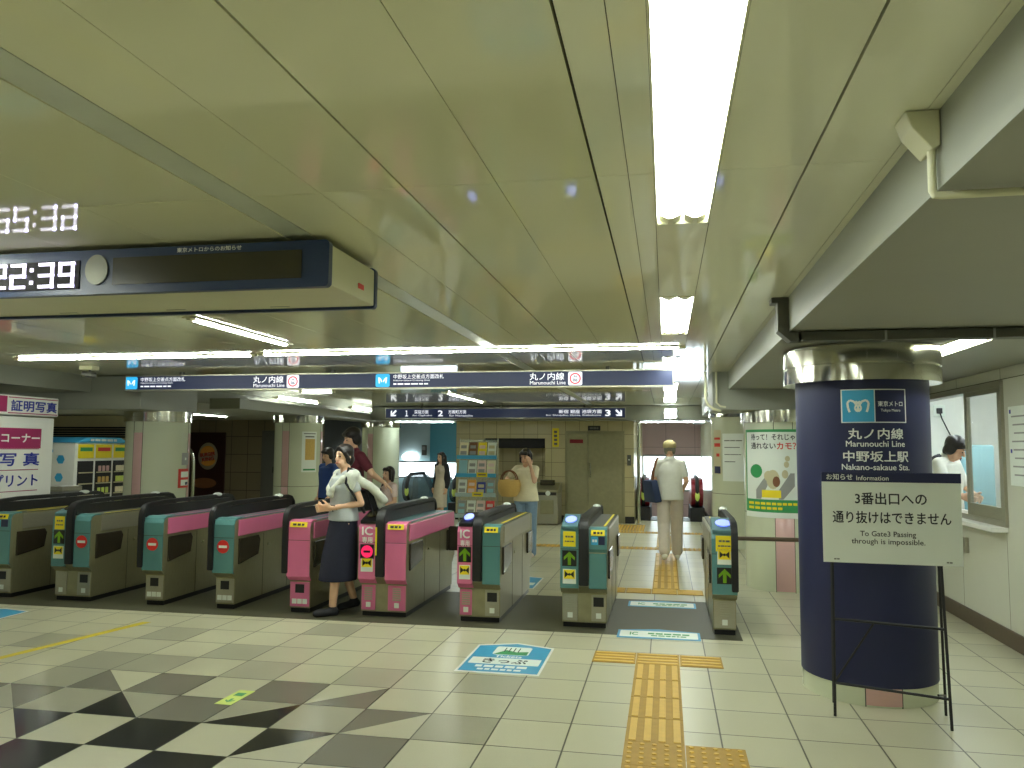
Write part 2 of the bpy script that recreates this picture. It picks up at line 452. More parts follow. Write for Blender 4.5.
cells(3, [[(-7, 0), (-6, -1), (-6, 0)], [(-6, 0), (-5, 0), (-6, 1)], cell(-5, -1), cell(-6, -2), cell(-4, -2), [(-4, 0), (-3, 0), (-3, 1)],
          [(-3, -1), (-2, 0), (-3, 0)], cell(-7, -3), cell(-5, -3), cell(-3, -3), cell(-8, -2)[:0] or cell(-7, -1)[:0] or cell(-9, -3)])
f.build('floor', [M['tile'], M['tile_lg'], M['tile_g'], M['tile_k']])
struct(bpy.data.objects['floor'], 'cream terrazzo tile floor with a grey and black star pattern')
b = MB(); b.box(-13.9, 0.60, 6.84, 8.46, 0.0004, 0.002)
struct(b.build('floor_band', M['mat_band']), 'dark grey band across the floor under the ticket gates')

# tactile paving
def tact_tile(mb, x0, x1, y0, y1, kind):
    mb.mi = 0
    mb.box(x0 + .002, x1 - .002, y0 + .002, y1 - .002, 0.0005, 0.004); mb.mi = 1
    if kind == 'dots':
        n = 5
        for a in range(n):
            for c in range(n):
                mb.lathe([(.014, .004), (.013, .008), (.009, .0095)], (x0 + (x1 - x0) * (a + .5) / n, y0 + (y1 - y0) * (c + .5) / n), 10)
    else:
        n = 4
        for a in range(n):
            if kind == 'y':
                u = x0 + (x1 - x0) * (a + .5) / n; mb.box(u - .02, u + .02, y0 + .014, y1 - .014, .004, .0085, .002, 1)
            else:
                u = y0 + (y1 - y0) * (a + .5) / n; mb.box(x0 + .014, x1 - .014, u - .02, u + .02, .004, .0085, .002, 1)
t = MB()
TX0, TX1 = -0.232, 0.084
for k in range(4):
    y1 = 5.955 - k * 0.388
    tact_tile(t, TX0, TX1, y1 - 0.388, y1, 'y')
for x0, x1 in ((-0.548, -0.232), (-0.232, 0.084), (0.084, 0.39)): tact_tile(t, x0, x1, 5.955, 6.27, 'x')
for k in range(3):
    y1 = 4.405 - k * 0.32
    for x0, x1 in (((-0.232, 0.084), (0.084, 0.39))): tact_tile(t, x0, x1, y1 - .32, y1, 'dots')
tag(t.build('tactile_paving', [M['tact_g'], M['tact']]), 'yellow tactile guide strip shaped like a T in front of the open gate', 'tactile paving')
t = MB()
for k in range(7):
    tact_tile(t, -0.165, 0.135, 9.14 + k * 0.44, 9.58 + k * .44, 'y')
for k in range(4): tact_tile(t, -0.72 + k * .275, -0.445 + k * .275, 8.82, 9.12, 'x')
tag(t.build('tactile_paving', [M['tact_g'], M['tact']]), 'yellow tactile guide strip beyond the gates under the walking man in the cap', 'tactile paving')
t = MB()
for k in range(4): tact_tile(t, -0.165, 0.135, 12.98 + k * 0.44, 13.42 + k * .44, 'y')
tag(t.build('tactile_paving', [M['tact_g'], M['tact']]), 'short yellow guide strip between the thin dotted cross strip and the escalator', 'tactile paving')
t = MB()
for x0, x1 in ((-4.4, 0.75),):
    n = 14
    for k in range(n): tact_tile(t, x0 + (x1 - x0) * k / n, x0 + (x1 - x0) * (k + 1) / n, 12.62, 12.92, 'dots')
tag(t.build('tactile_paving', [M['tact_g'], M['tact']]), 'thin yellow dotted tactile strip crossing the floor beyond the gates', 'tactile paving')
t = MB()
for k in range(7): tact_tile(t, -1.0 + .3 * k, -0.7 + .3 * k, 15.0, 15.3, 'dots')
for a in range(2):
    for c in range(4): tact_tile(t, -1.02 + .3 * a, -.72 + .3 * a, 15.4 + .3 * c, 15.7 + .3 * c, 'dots')
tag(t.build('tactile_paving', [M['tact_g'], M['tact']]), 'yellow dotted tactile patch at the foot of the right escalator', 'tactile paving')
t = MB()
t.prism([(-5.02, 4.2), (-4.95, 4.2), (-4.47, 6.43), (-4.55, 6.43)], 2, .0005, .0018)
tag(t.build('floor_tape', M['tape']), 'worn yellow tape line on the floor tiles before the gates', 'floor tape')

# ------------------------------------------------------------------ floor stickers
def ticket_sticker(cx, cy, w, h, label, full=True):
    r = thing('floor_sticker', label, 'floor sticker', (cx, cy, 0))
    z = 0.0012
    b = MB(); shape(b, (cx, cy, z), X, Y, [(-w/2, -h/2), (w/2, -h/2), (w/2, h*.40), (0, h*.52), (-w/2, h*.40)], .001); b.build('white_border', M['white'], r)
    b = MB(); shape(b, (cx, cy, z + .0006), X, Y, [(-w*.47, -h*.46), (w*.47, -h*.46), (w*.47, h*.36), (0, h*.48), (-w*.47, h*.36)], .001); b.build('print', M['bluem'], r)
    if full:
        b = MB(); shape(b, (cx, cy - h*.13, z + .0012), X, Y, rrect(w*.86, h*.2, .01), .001); shape(b, (cx, cy + h*.22, z + .0012), X, Y, rrect(w*.46, h*.28, .03), .001); b.build('text_band', M['whiteb'], r)
        b = MB(); shape(b, (cx, cy + h*.19, z + .0022), X, Y, [(-w*.21, -h*.1), (w*.21, -h*.1), (w*.21, h*.02), (w*.06, -h*.01), (-w*.08, h*.05)], .0006)
        b.build('gate_picture', M['green'], r)
        b = MB()
        for k in range(4): rect(b, (cx - w*.10 + k*w*.06, cy + h*.25, z + .0026), X, Y, w*.012, h*.14, .0006)
        put_text(b, 'きっぷ', (cx, cy - h*.13, z + .0026), X, Y, w*.55, h*.14, .03)
        b.build('lettering', M['ink'], r)
        b = MB(); put_text(b, 'Tickets', (cx, cy + h*.025, z + .002), X, Y, w*.34, h*.075, .03)
        bars(b, (cx, cy - h*.30, z + .002), X, Y, w*.62, h*.06, 5, 3); bars(b, (cx, cy - h*.39, z + .002), X, Y, w*.52, h*.045, 6, 4)
        b.build('lettering', M['ink_w'], r)
    return r
ticket_sticker(-1.165, 5.93, .60, .86, 'blue きっぷ ticket sticker with a white border on the tiles before the gates')
ticket_sticker(-1.75, 9.25, .60, .86, 'blue ticket floor sticker beyond the gates between two gates')
ticket_sticker(-6.16, 6.40, .60, .50, 'blue floor sticker at the far left before the leftmost gate', False)
def strip_sticker(cx, cy, w, h, label):
    r = thing('floor_sticker', label, 'floor sticker', (cx, cy, 0))
    z = 0.0022
    b = MB(); shape(b, (cx, cy, z), X, Y, [(-w/2, -h/2), (w/2, -h/2), (w/2, h*.3), (0, h*.5), (-w/2, h*.3)], .001); b.build('border', M['bluem'], r)
    b = MB(); shape(b, (cx, cy - h*.06, z + .0006), X, Y, rrect(w*.94, h*.62, .01), .001); b.build('text_band', M['whiteb'], r)
    b = MB(); put_text(b, 'IC', (cx - w*.30, cy - h*.06, z + .0022), X, Y, w*.1, h*.3, .03); bars(b, (cx + w*.12, cy - h*.0, z + .0022), X, Y, w*.5, h*.13, 5, 5); bars(b, (cx + w*.12, cy - h*.2, z + .0022), X, Y, w*.42, h*.09, 6, 6)
    b.build('lettering', M['green'], r)
strip_sticker(-0.075, 6.93, .68, .36, 'blue edged white sticker on the dark band, nearer the yellow T of tiles')
strip_sticker(-0.055, 8.25, .66, .34, 'blue edged white gate sticker on the dark band, at its side beyond the gates')
r = thing('floor_sticker', 'small lime green arrow sticker lying among the star tiles', 'floor sticker', (-2.632, 4.653, 0))
Us = Vector((.03, 1, 0)).normalized(); Vs = Vector((-1, .03, 0)).normalized()
b = MB(); rect(b, (-2.632, 4.653, .0012), Us, Vs, .28, .11, .001); b.build('backing', M['lime'], r)
b = MB(); shape(b, (-2.632, 4.59, .0024), Us, Vs, rotp(arrow_pts(.07), PI / 2), .0006); rect(b, (-2.632, 4.71, .0024), Us, Vs, .06, .06, .0006); b.build('arrow', M['green'], r)

# ------------------------------------------------------------------ ceiling
JX = [-7.05, -6.55, -6.05, -5.55, -5.05, -4.55, -4.05, -3.60, -3.25, -3.02, -2.60, -2.10, -1.55, -1.43, -1.16, -0.86, -0.54, -0.215, -0.11, -0.03, 0.17, 0.43, 0.665, 0.72]
c = MB()
for i in range(len(JX) - 1):
    x0, x1 = JX[i], JX[i + 1]
    if (x0, x1) in ((-1.55, -1.43), (-0.03, 0.17)): continue
    g0 = .006 if x0 in (-0.86, -0.215, 0.43, -1.43) else .0012
    c.mi = 1 if x0 >= -0.22 else 0
    for y0, y1 in ((-5, -1.5), (-1.5, 2.5), (2.5, 6.5), (6.5, 10.5), (10.5, 14.5), (14.5, 22.0)):
        c.box(x0 + g0, x1 - .0012, y0 + .001, y1 - .001, H, H + .02)
c.mi = 2; c.box(-14, 3, -5, 22.2, H + .035, H + .06)
c.mi = 3; c.box(-1.55, -1.435, -5, 22, H + .004, H + .034)
c.mi = 1
LY = [(-4.5, -2.9), (-1.5, 0.05), (1.25, 3.09), (4.6, 6.13), (7.65, 9.18), (10.7, 12.2), (13.75, 15.3)]
prev = -5
for a, e in LY + [(22, 22)]:
    c.box(-0.029, 0.169, prev, a - .001, H + .002, H + .022); prev = e + .001
c.build('ceiling', [M['ceil'], M['ceil_lit'], M['gap'], M['slot']])
struct(bpy.data.objects['ceiling'], 'glossy beige enamel panel ceiling')

def recessed(a, e, label, x0=-0.03, x1=0.17, z=H):
    r = thing('recessed_ceiling_light', label, 'ceiling light', ((x0 + x1) / 2, (a + e) / 2, z))
    b = MB(); b.box(x0, x0 + .006, a, e, z - .002, z + .03); b.box(x1 - .006, x1, a, e, z - .002, z + .03); b.box(x0 + .006, x1 - .006, a, a + .006, z - .002, z + .03); b.box(x0 + .006, x1 - .006, e - .006, e, z - .002, z + .03)
    b.build('frame', M['ivory'], r)
    b = MB(); b.box(x0 + .006, x1 - .006, a + .006, e - .006, z + .012, z + .03); b.build('diffuser', M['tube'], r)
    w = (x1 - x0) / 2 - .008
    for s in (0, 1):
        xa = x0 + .008 + s * w
        for ya, yb in ((e - .09, e - .007), (a + .007, a + .09)):
            b = MB(); b.prism([(xa + .004, z + .012), (xa + w - .004, z + .012), (xa + w * .6, z - .004), (xa + w * .4, z - .004)], 1, ya, yb)
            b.build('lamp_holder', M['ivory'], r)
    return r
LL = ['long recessed ceiling light behind the viewer, farthest back', 'added recessed ceiling light directly overhead, out of view',  # overhead light added out of view to brighten the hall
      'big glaring white recessed ceiling light nearest in view', 'second recessed ceiling light, short white patch beyond the big glaring one',
      'third recessed ceiling light above the gates beside the hanging sign', 'fourth recessed ceiling light beyond the gates', 'last recessed ceiling light before the escalator passage']
for (a, e), l in list(zip(LY, LL))[1:]:
    recessed(a, e, l)

def bar_lamp(x0, x1, y0, y1, label, z=H, m='tube_b'):
    along_x = (x1 - x0) > (y1 - y0)
    r = thing('ceiling_bar_lamp', label, 'ceiling light', ((x0 + x1) / 2, (y0 + y1) / 2, z))
    b = MB(); b.box(x0, x1, y0, y1, z - .010, z - .001); b.build('housing', M['ivory'], r)
    b = MB(); mx_, my_ = (x0 + x1) / 2, (y0 + y1) / 2
    if along_x: b.box(x0 + .06, x1 - .06, my_ - .021, my_ + .021, z - .022, z - .010, .004)
    else: b.box(mx_ - .021, mx_ + .021, y0 + .06, y1 - .06, z - .022, z - .010, .004)
    b.build('tube', M[m], r, smooth=True)
    b = MB()
    if along_x:
        for xx in (x0, x1 - .06): b.box(xx, xx + .06, (y0 + y1) / 2 - .018, (y0 + y1) / 2 + .018, z - .024, z - .010, .004)
    else:
        for yy in (y0, y1 - .06): b.box((x0 + x1) / 2 - .018, (x0 + x1) / 2 + .018, yy, yy + .06, z - .024, z - .010, .004)
    b.build('end_cap', M['ivory'], r)
    return r
bar_lamp(-6.42, -3.78, 6.84, 6.90, 'long thin bar lamp on the ceiling over the left gates')
bar_lamp(-3.74, 0.17, 6.80, 6.86, 'long thin bar lamp on the ceiling over the middle and right gates')
bar_lamp(-3.20, -3.10, 4.80, 6.24, 'white strip lamp running away from us, seen below the clock display')
bar_lamp(-3.22, -3.06, 1.60, 3.06, 'white strip lamp at the left picture edge above the clock display')
bar_lamp(-5.70, -5.10, 11.70, 11.76, 'short strip lamp just under the bottom edge of the long navy sign')
bar_lamp(-6.82, -6.68, 13.0, 14.7, 'strip lamp beside the left beam, above the second left pillar')
bar_lamp(-6.82, -6.68, 16.4, 18.8, 'strip lamp beside the left beam, beyond the second left pillar')
bar_lamp(-3.48, -3.30, 12.1, 14.6, 'strip lamp between the long navy sign and the exit number sign')
bar_lamp(-3.22, -3.06, -1.4, 0.1, 'added strip lamp overhead on the left behind the viewer')  # unseen lamp added behind the camera to brighten floor and ceiling
bar_lamp(-6.36, -6.20, 1.6, 3.06, 'added strip lamp on the left beyond the picture edge, level with the big glaring light')  # extra row added out of frame to even out the ceiling light
bar_lamp(-6.36, -6.20, -1.4, 0.1, 'added strip lamp far to the left behind the viewer')  # second lamp of the added row, also unseen
bar_lamp(-9.6, -9.44, 3.4, 4.9, 'added strip lamp under the left soffit beside the photo booth', z=2.215)  # added off-frame to light the left side
bar_lamp(-9.6, -9.44, 7.6, 9.1, 'added strip lamp under the left soffit behind the photo booth', z=2.215)  # added behind the booth to light the left side
bar_lamp(-9.6, -9.44, 14.6, 16.1, 'added strip lamp under the left soffit beyond the snack vending machine', z=2.215)  # added at the end of the left row for brightness
bar_lamp(-5.4, -5.24, 18.6, 20.4, 'added strip lamp over the left escalator', m='tube_c')  # added out of view to brighten the left escalator room
bar_lamp(0.05, 0.2, 18.6, 20.4, 'added strip lamp over the right escalator', m='tube_c')  # added out of view to brighten the right escalator room
recessed(-1.5, 0.0, 'added recessed light in the low soffit behind the viewer', 1.74, 1.94, 2.22)  # unseen soffit light added behind the camera for brightness
recessed(5.0, 6.5, 'recessed light in the low soffit behind the blue pillar', 1.74, 1.94, 2.22)
bar_lamp(-9.6, -9.46, 11.0, 12.4, 'added strip lamp over the snack vending machine', z=2.2)  # added to the left soffit row for more light there

# ------------------------------------------------------------------ beams
b = MB()
for xa_, xb_, ya_, yb_ in ((.70, 1.73, -5, 9.2), (1.95, 2.74, -5, 9.2), (1.73, 1.95, -5, -1.51), (1.73, 1.95, .01, 4.99), (1.73, 1.95, 6.51, 9.2)): b.box(xa_, xb_, ya_, yb_, 2.225, 2.46)
b.box(1.73, 1.95, -5, 9.2, 2.26, 2.46)
b.mi = 1; b.box(0.695, 0.7001, -5, 9.2, 2.22, 2.46)
struct(b.build('beam_right', [M['soffit'], M['beamside']]), 'low grey soffit over the right side')
bpy.data.objects['beam_right'].data.update()
b = MB(); b.box(0.52, 2.7, 9.2, 10.1, 1.99, 2.44, .004); struct(b.build('beam_cross', M['beamside']), 'cross beam over the poster pillar')
b = MB(); b.box(0.70, 2.74, 10.1, 21.5, 2.20, 2.46); struct(b.build('beam_right_rear', M['soffit']))
b = MB(); b.box(-14, -7.05, -5, 21.5, 2.215, 2.46); struct(b.build('beam_left', M['beamside']), 'low grey beam along the left side')
b = MB(); b.box(-9.5, -6.35, 8.75, 9.95, 2.0, 2.41, .004); struct(b.build('beam_left_cross', M['beamside']))
b = MB(); b.box(-6.75, -6.25, 10.9, 18.5, 2.11, 2.27, .006); struct(b.build('beam_left_duct', M['beamside']), 'rectangular duct along the left pillars')
b = MB(); b.box(-6.2, 0.95, 16.2, 16.9, 2.13, 2.41, .004); struct(b.build('beam_rear', M['beamside']), 'bulkhead over the rear wall')

# ------------------------------------------------------------------ walls
b = MB()
b.box(2.68, 2.76, -5, 7.05, 0, 2.22); b.box(2.68, 2.76, 9.6, 21.5, 0, 2.22); b.box(2.68, 2.76, 7.05, 9.6, 0, .94); b.box(2.68, 2.76, 7.05, 9.6, 2.10, 2.22)
struct(b.build('wall_right', M['wallp']), 'pale panelled office wall')
b = MB(); b.box(2.655, 2.679, -5, 21, 0, .135, .004); struct(b.build('baseboard_right', M['brown']))
b = MB(); b.box(-14, 8, -5.1, -5.0, 0, 2.6); struct(b.build('wall_front', M['cream']))
b = MB(); b.box(-14.1, -14.0, -5, 21.5, 0, 2.6); struct(b.build('wall_left', M['cream']))
# office window
b = MB()
b.box(2.655, 2.785, 7.05, 7.10, .94, 2.12); b.box(2.655, 2.785, 9.55, 9.60, .94, 2.12); b.box(2.655, 2.785, 7.10, 9.55, .94, .985); b.box(2.655, 2.785, 7.10, 9.55, 2.07, 2.12)
b.box(2.665, 2.70, 7.83, 7.885, .985, 2.07); b.box(2.665, 2.70, 7.10, 7.15, .985, 2.07); b.box(2.665, 2.70, 7.15, 7.83, .985, 1.09); b.box(2.665, 2.70, 7.15, 7.83, 2.03, 2.07)
w = struct(b.build('window_1', M['steel']), 'office counter window, right half glazed')
b = MB(); b.box(2.680, 2.684, 7.15, 7.83, 1.09, 2.03); b.build('pane', M['glass'], w)
b = MB(); b.box(2.55, 2.68, 7.06, 9.5, .90, .94, .006); b.box(2.79, 2.92, 7.06, 9.5, .93, .97, .006)
struct(b.build('trim_1', M['white']), 'counter sill under the office window')
# office room
b = MB(); b.box(2.76, 6.0, 11.0, 11.1, 0, 2.5); b.box(6.0, 6.1, 4.5, 11.1, 0, 2.5); b.box(2.76, 6.1, 4.4, 4.5, 0, 2.5); struct(b.build('wall_office', M['white']))
b = MB(); b.box(2.77, 6.0, 4.5, 11, -0.1, 0.0); struct(b.build('floor_office', M['mat_band']))
b = MB(); b.box(2.77, 6.0, 4.5, 11, 2.5, 2.6); struct(b.build('ceiling_office', M['white']))
bar_lamp(3.0, 3.15, 8.3, 10.3, 'unseen office ceiling lamp right behind the counter window', z=2.5, m='tube_c')  # four unseen office lamps, number raised to brighten the room
bar_lamp(5.0, 5.15, 6.4, 9.4, 'unseen office ceiling lamp deepest in the office', z=2.5, m='tube_c')
bar_lamp(3.9, 4.05, 5.4, 7.0, 'unseen office ceiling lamp nearer the window', z=2.5, m='tube_c')
bar_lamp(3.9, 4.05, 8.4, 10.2, 'unseen office ceiling lamp at the back of the office', z=2.5, m='tube_c')
r = thing('wall_socket', 'white wall outlet with a dangling black cable seen through the office window', 'outlet', (3.42, 10.99, 2.05))
b = MB(); b.box(3.35, 3.49, 10.975, 10.999, 1.98, 2.13, .006); b.build('plate', M['whiteb'], r)
b = MB(); b.box(3.385, 3.455, 10.955, 10.975, 2.02, 2.09, .006); b.build('plug', M['black'], r)
b = MB(); b.tube([(3.42, 10.95, 2.03), (3.44, 10.94, 1.95), (3.52, 10.96, 1.78), (3.6, 10.97, 1.62), (3.68, 10.98, 1.3)], .008, 8); b.build('cable', M['black'], r, smooth=True)
r = thing('office_cabinet', 'grey steel office cabinet with files behind the window glass', 'cabinet', (3.9, 9.8, 0))
b = MB(); b.box(4.15, 5.45, 10.4, 10.9, 0, 1.35, .008); b.build('body', M['grey'], r)
for k in range(3): 
    d = MB(); d.box(4.17 + k*.43, 4.56 + k*.43, 10.38, 10.4, .05, 1.3, .004); o = d.build('door', M['grey'], r)
    d = MB(); d.box(4.50 + k*.43, 4.52 + k*.43, 10.355, 10.38, .6, .75, .003); d.build('handle', M['steel_b'], o)
r = thing('office_equipment', 'dark grey counter terminal behind the sliding window glass', 'terminal', (4.2, 8.9, 0))
b = MB(); b.box(4.12, 4.65, 8.9, 9.5, 0, .9, .01); b.build('base', M['grey'], r)
b = MB(); b.box(4.15, 4.6, 8.95, 9.4, .9, 1.3, .02); b.box(4.3, 4.45, 9.1, 9.2, 1.3, 1.62, .01); b.build('body', M['grey_d'], r)
b = MB(); b.box(4.2, 4.55, 9.05, 9.1, 1.42, 1.75, .01); b.build('screen', M['screen'], r)
r = thing('office_chair', 'pale blue office chair behind the staff member at the window', 'chair', (3.60, 10.0, 0))
b = MB(); b.box(3.42, 3.78, 10.25, 10.32, .75, 1.62, .03); b.build('backrest', M['sky_c'], r, smooth=True)
b = MB(); b.box(3.40, 3.80, 9.78, 10.24, .42, .52, .03); b.build('seat', M['sky_c'], r, smooth=True)
b = MB(); b.tube([(3.60, 10.0, .05), (3.60, 10.0, .43)], .03); b.tube([(3.60, 10.2, .5), (3.60, 10.29, .8)], .02)
for k in range(5): b.tube([(3.60, 10.0, .08), (3.60 + .26*math.cos(k*1.2566), 10.0 + .26*math.sin(k*1.2566), .03)], .025)
b.build('frame', M['black'], r, smooth=True)
# notice on the right wall
r = thing('wall_notice', 'white notice sheet with faint print on the wall right of the office window', 'notice', (2.679, 6.72, 1.6))
b = MB(); b.box(2.672, 2.679, 6.45, 6.96, 1.28, 1.90, .001); b.build('sheet', M['whiteb'], r)
b = MB()
for k in range(8): rect(b, (2.671, 6.70 + .01 * (k % 3), 1.82 - k * .065), -Y, Z, .40 - .06 * (k % 3), .012, .0006)
b.build('lettering', M['grey'], r)
b = MB(); rect(b, (2.671, 6.92, 1.86), -Y, Z, .03, .03, .0008); rect(b, (2.671, 6.92, 1.55), -Y, Z, .03, .03, .0008); b.build('bullet', M['ink_b'], r)

# rear wall with recess and door
b = MB()
Yw = 16.9
b.box(-4.5, -3.88, Yw, 24, 0, 2.42); b.box(-2.54, -0.66, Yw, 24, 0, 2.42); b.box(-3.88, -2.54, Yw, 24, 1.76, 2.42); b.box(-3.88, -2.54, 17.6, 24, 0, 1.76)
struct(b.build('wall_back', M['ltile']), 'cream tiled rear wall around the steel door')
b = MB(); b.box(-4.505, -3.88, Yw - .015, Yw, 0, .14); b.box(-2.54, -2.12, Yw - .015, Yw, 0, .14); b.box(-.85, -.655, Yw - .015, Yw, 0, .14); b.box(-3.88, -2.54, 17.585, 17.6, 0, .14)
struct(b.build('baseboard_back', M['dark']))
r = struct(MB().box(-3.88, -2.54, 17.05, 17.12, 1.55, 1.76).build('trim_2', M['dark']), 'black louvre at the top of the recess')
b = MB()
for k in range(6): b.box(-3.88, -2.54, 17.03, 17.06, 1.565 + k * .033, 1.58 + k * .033)
b.build('louvre_slat', M['blackm'], r)
b = MB(); b.box(-2.105, -0.855, Yw - .02, Yw - .001, 0, 1.92, .003); d = struct(b.build('door_1', M['steel_d']), 'stainless steel double door in the rear wall')
b = MB(); b.box(-2.06, -1.62, Yw - .045, Yw - .02, .02, 1.88, .004); b.build('leaf', M['steel_d'], d)
b = MB(); b.box(-1.612, -0.90, Yw - .045, Yw - .02, .02, 1.88, .004); b.build('leaf', M['steel_d'], d)
b = MB(); b.tube([(-1.57, Yw - .075, .95), (-1.57, Yw - .075, 1.25)], .016); b.box(-1.58, -1.56, Yw - .075, Yw - .04, .96, .99); b.box(-1.58, -1.56, Yw - .075, Yw - .04, 1.21, 1.24); b.build('handle', M['steel_b'], d)
b = MB(); b.box(-2.0, -1.72, Yw - .052, Yw - .045, 1.66, 1.74); b.build('red_plate', M['maroon'], d)
r = thing('door_number_sign', 'small black plate above the steel door', 'sign', (-1.47, Yw, 1.98))
b = MB(); b.box(-1.62, -1.36, Yw - .02, Yw - .001, 1.93, 2.03, .003); b.build('plate', M['blackm'], r)
b = MB(); bars(b, (-1.49, Yw - .0205, 1.98), X, Z, .18, .04, 3, 2); b.build('print', M['ink_g'], r)
r = thing('wall_plate', 'upright yellow plate on the tiles left of the steel door', 'sign', (-2.3, Yw, 1.75))
b = MB(); b.box(-2.38, -2.24, Yw - .015, Yw - .001, 1.58, 1.98, .003); b.build('plate', M['yellow'], r)
b = MB(); 
for k in range(4): rect(b, (-2.31, Yw - .016, 1.90 - k * .085), X, Z, .07, .05, .0006)
b.build('lettering', M['ink_g'], r)
r = thing('wall_switch', 'small grey button box on the tiles right of the steel door', 'switch', (-.76, Yw, 1.3))
b = MB(); b.box(-.80, -.72, Yw - .025, Yw - .001, 1.2, 1.42, .004); b.build('box', M['grey_d'], r)
b = MB(); b.ell((-.76, Yw - .026, 1.32), (.015, .008, .015)); b.build('button', M['ink_w'], r)

# rooms behind both escalators
b = MB(); b.box(-10.0, -6.0, 22.0, 22.1, -3, 2.5); b.mi = 1; b.box(-6.62, -4.4, 21.95, 22.1, -3, 2.5)
struct(b.build('wall_escalator_left', [M['lbluew'], M['bluew']]))
b = MB(); b.box(-4.5, -4.44, 17.9, 22, -3, 0); b.box(-6.2, -6.14, 17.9, 18.7, -3, 0); b.box(-0.72, -0.66, 17.9, 24, -3, 0); b.box(0.95, 1.0, 17.9, 24, -3, 0)
struct(b.build('wall_shaft', M['lbluew']))
b = MB(); b.box(-0.9, 3.0, 23.0, 23.1, -3, 2.5); struct(b.build('wall_escalator_right', M['pinkw']), 'pale pink panelled wall beyond the right escalator')
b = MB(); b.box(0.95, 1.02, 16.0, 23, 0, 2.42); struct(b.build('wall_passage', M['pillar']))
def lit_window(n, x0, x1, y, z0, z1, nm):
    b = MB(); b.box(x0 - .04, x1 + .04, y - .05, y, z1, z1 + .05); b.box(x0 - .04, x1 + .04, y - .05, y, z0 - .05, z0); b.box(x0 - .04, x0, y - .05, y, z0, z1); b.box(x1, x1 + .04, y - .05, y, z0, z1)
    w_ = struct(b.build(n, M['grey']), nm)
    b = MB(); b.box(x0, x1, y - .02, y - .005, z0, z1); b.build('pane', M['daylight'], w_)
lit_window('window_2', -0.62, 1.35, 23.0, .42, 1.34, 'bright window beyond the right escalator')
lit_window('window_3', -7.9, -5.75, 21.94, .72, 1.12, 'bright window band beyond the left escalator')
r = thing('wall_lamp', 'glowing oval wall lamp on the pale blue wall behind the left escalator', 'lamp', (-7.2, 21.99, 1.3))
b = MB(); b.ell((-7.2, 21.93, 1.28), (.24, .06, .12)); b.build('globe', emit('lamp_globe', (240, 250, 255), 3.0, (240, 240, 240)), r, smooth=True)
b = MB(); b.box(-7.3, -7.1, 21.95, 21.999, 1.22, 1.34); b.build('bracket', M['grey'], r)
r = thing('wall_box', 'small grey box on the pale blue wall right of the glowing lamp', 'box', (-6.75, 21.99, 1.45))
b = MB(); b.box(-6.85, -6.72, 21.9, 21.995, 1.33, 1.62, .01); b.build('body', M['grey_d'], r)
b = MB(); b.box(-6.83, -6.74, 21.89, 21.9, 1.48, 1.58); b.build('cover', M['grey'], r)
bar_lamp(-6.0, -4.55, 17.0, 17.06, 'tube lamp on the lintel above the left escalator opening', z=2.13, m='tube_c')
bar_lamp(-0.62, 0.85, 17.0, 17.06, 'tube lamp on the lintel above the right escalator opening', z=2.13, m='tube_c')
b = MB(); b.box(-6.2, 0.95, 16.9, 17.3, 2.13, 2.41)
struct(b.build('beam_lintel', M['beamside']))
r = thing('ceiling_spot', 'small square white lamp on the ceiling before the right escalator', 'ceiling light', (0.1, 16.0, 2.13))
b = MB(); b.box(-.03, .22, 16.1, 16.19, 2.15, 2.35, .004); b.build('housing', M['white'], r)
b = MB(); b.box(-.01, .20, 16.085, 16.1, 2.17, 2.33); b.build('diffuser', M['tube_c'], r)
# rear-left walls
b = MB(); b.box(-14, -12.3, 18.5, 18.6, 0, 2.4); struct(b.build('wall_rear_cream', M['cream']))
b = MB(); b.box(-12.3, -8.3, 18.5, 18.6, 0, 2.4); struct(b.build('wall_rear_brown', M['dbrown']), 'dark brown tiled wall beyond the left pillars')
b = MB(); b.box(-8.3, -6.92, 18.5, 18.6, 0, 2.4); struct(b.build('wall_corridor', mat('corridor_dark_blue', (70, 74, 78), .5)))
b = MB(); b.box(-14, -10.95, 15.4, 15.5, 0, 2.2); w_ = struct(b.build('wall_vending', M['cream']))
b = MB()
for k in range(5): b.box(-13.9, -11.0, 15.36, 15.4, 1.72 + k * .05, 1.755 + k * .05)
b.build('louvre', M['blackm'], w_)
b = MB(); b.box(-9.95, -9.35, 18.46, 18.499, 0, 1.95, .004); d = struct(b.build('door_2', M['grey_d']), 'dark grey steel door in the brown wall')
b = MB(); b.box(-9.9, -9.4, 18.44, 18.46, .02, 1.9, .004); b.build('leaf', M['grey_d'], d)
b = MB(); b.box(-9.62, -9.58, 18.42, 18.44, .9, 1.05, .003); b.build('handle', M['black'], d)

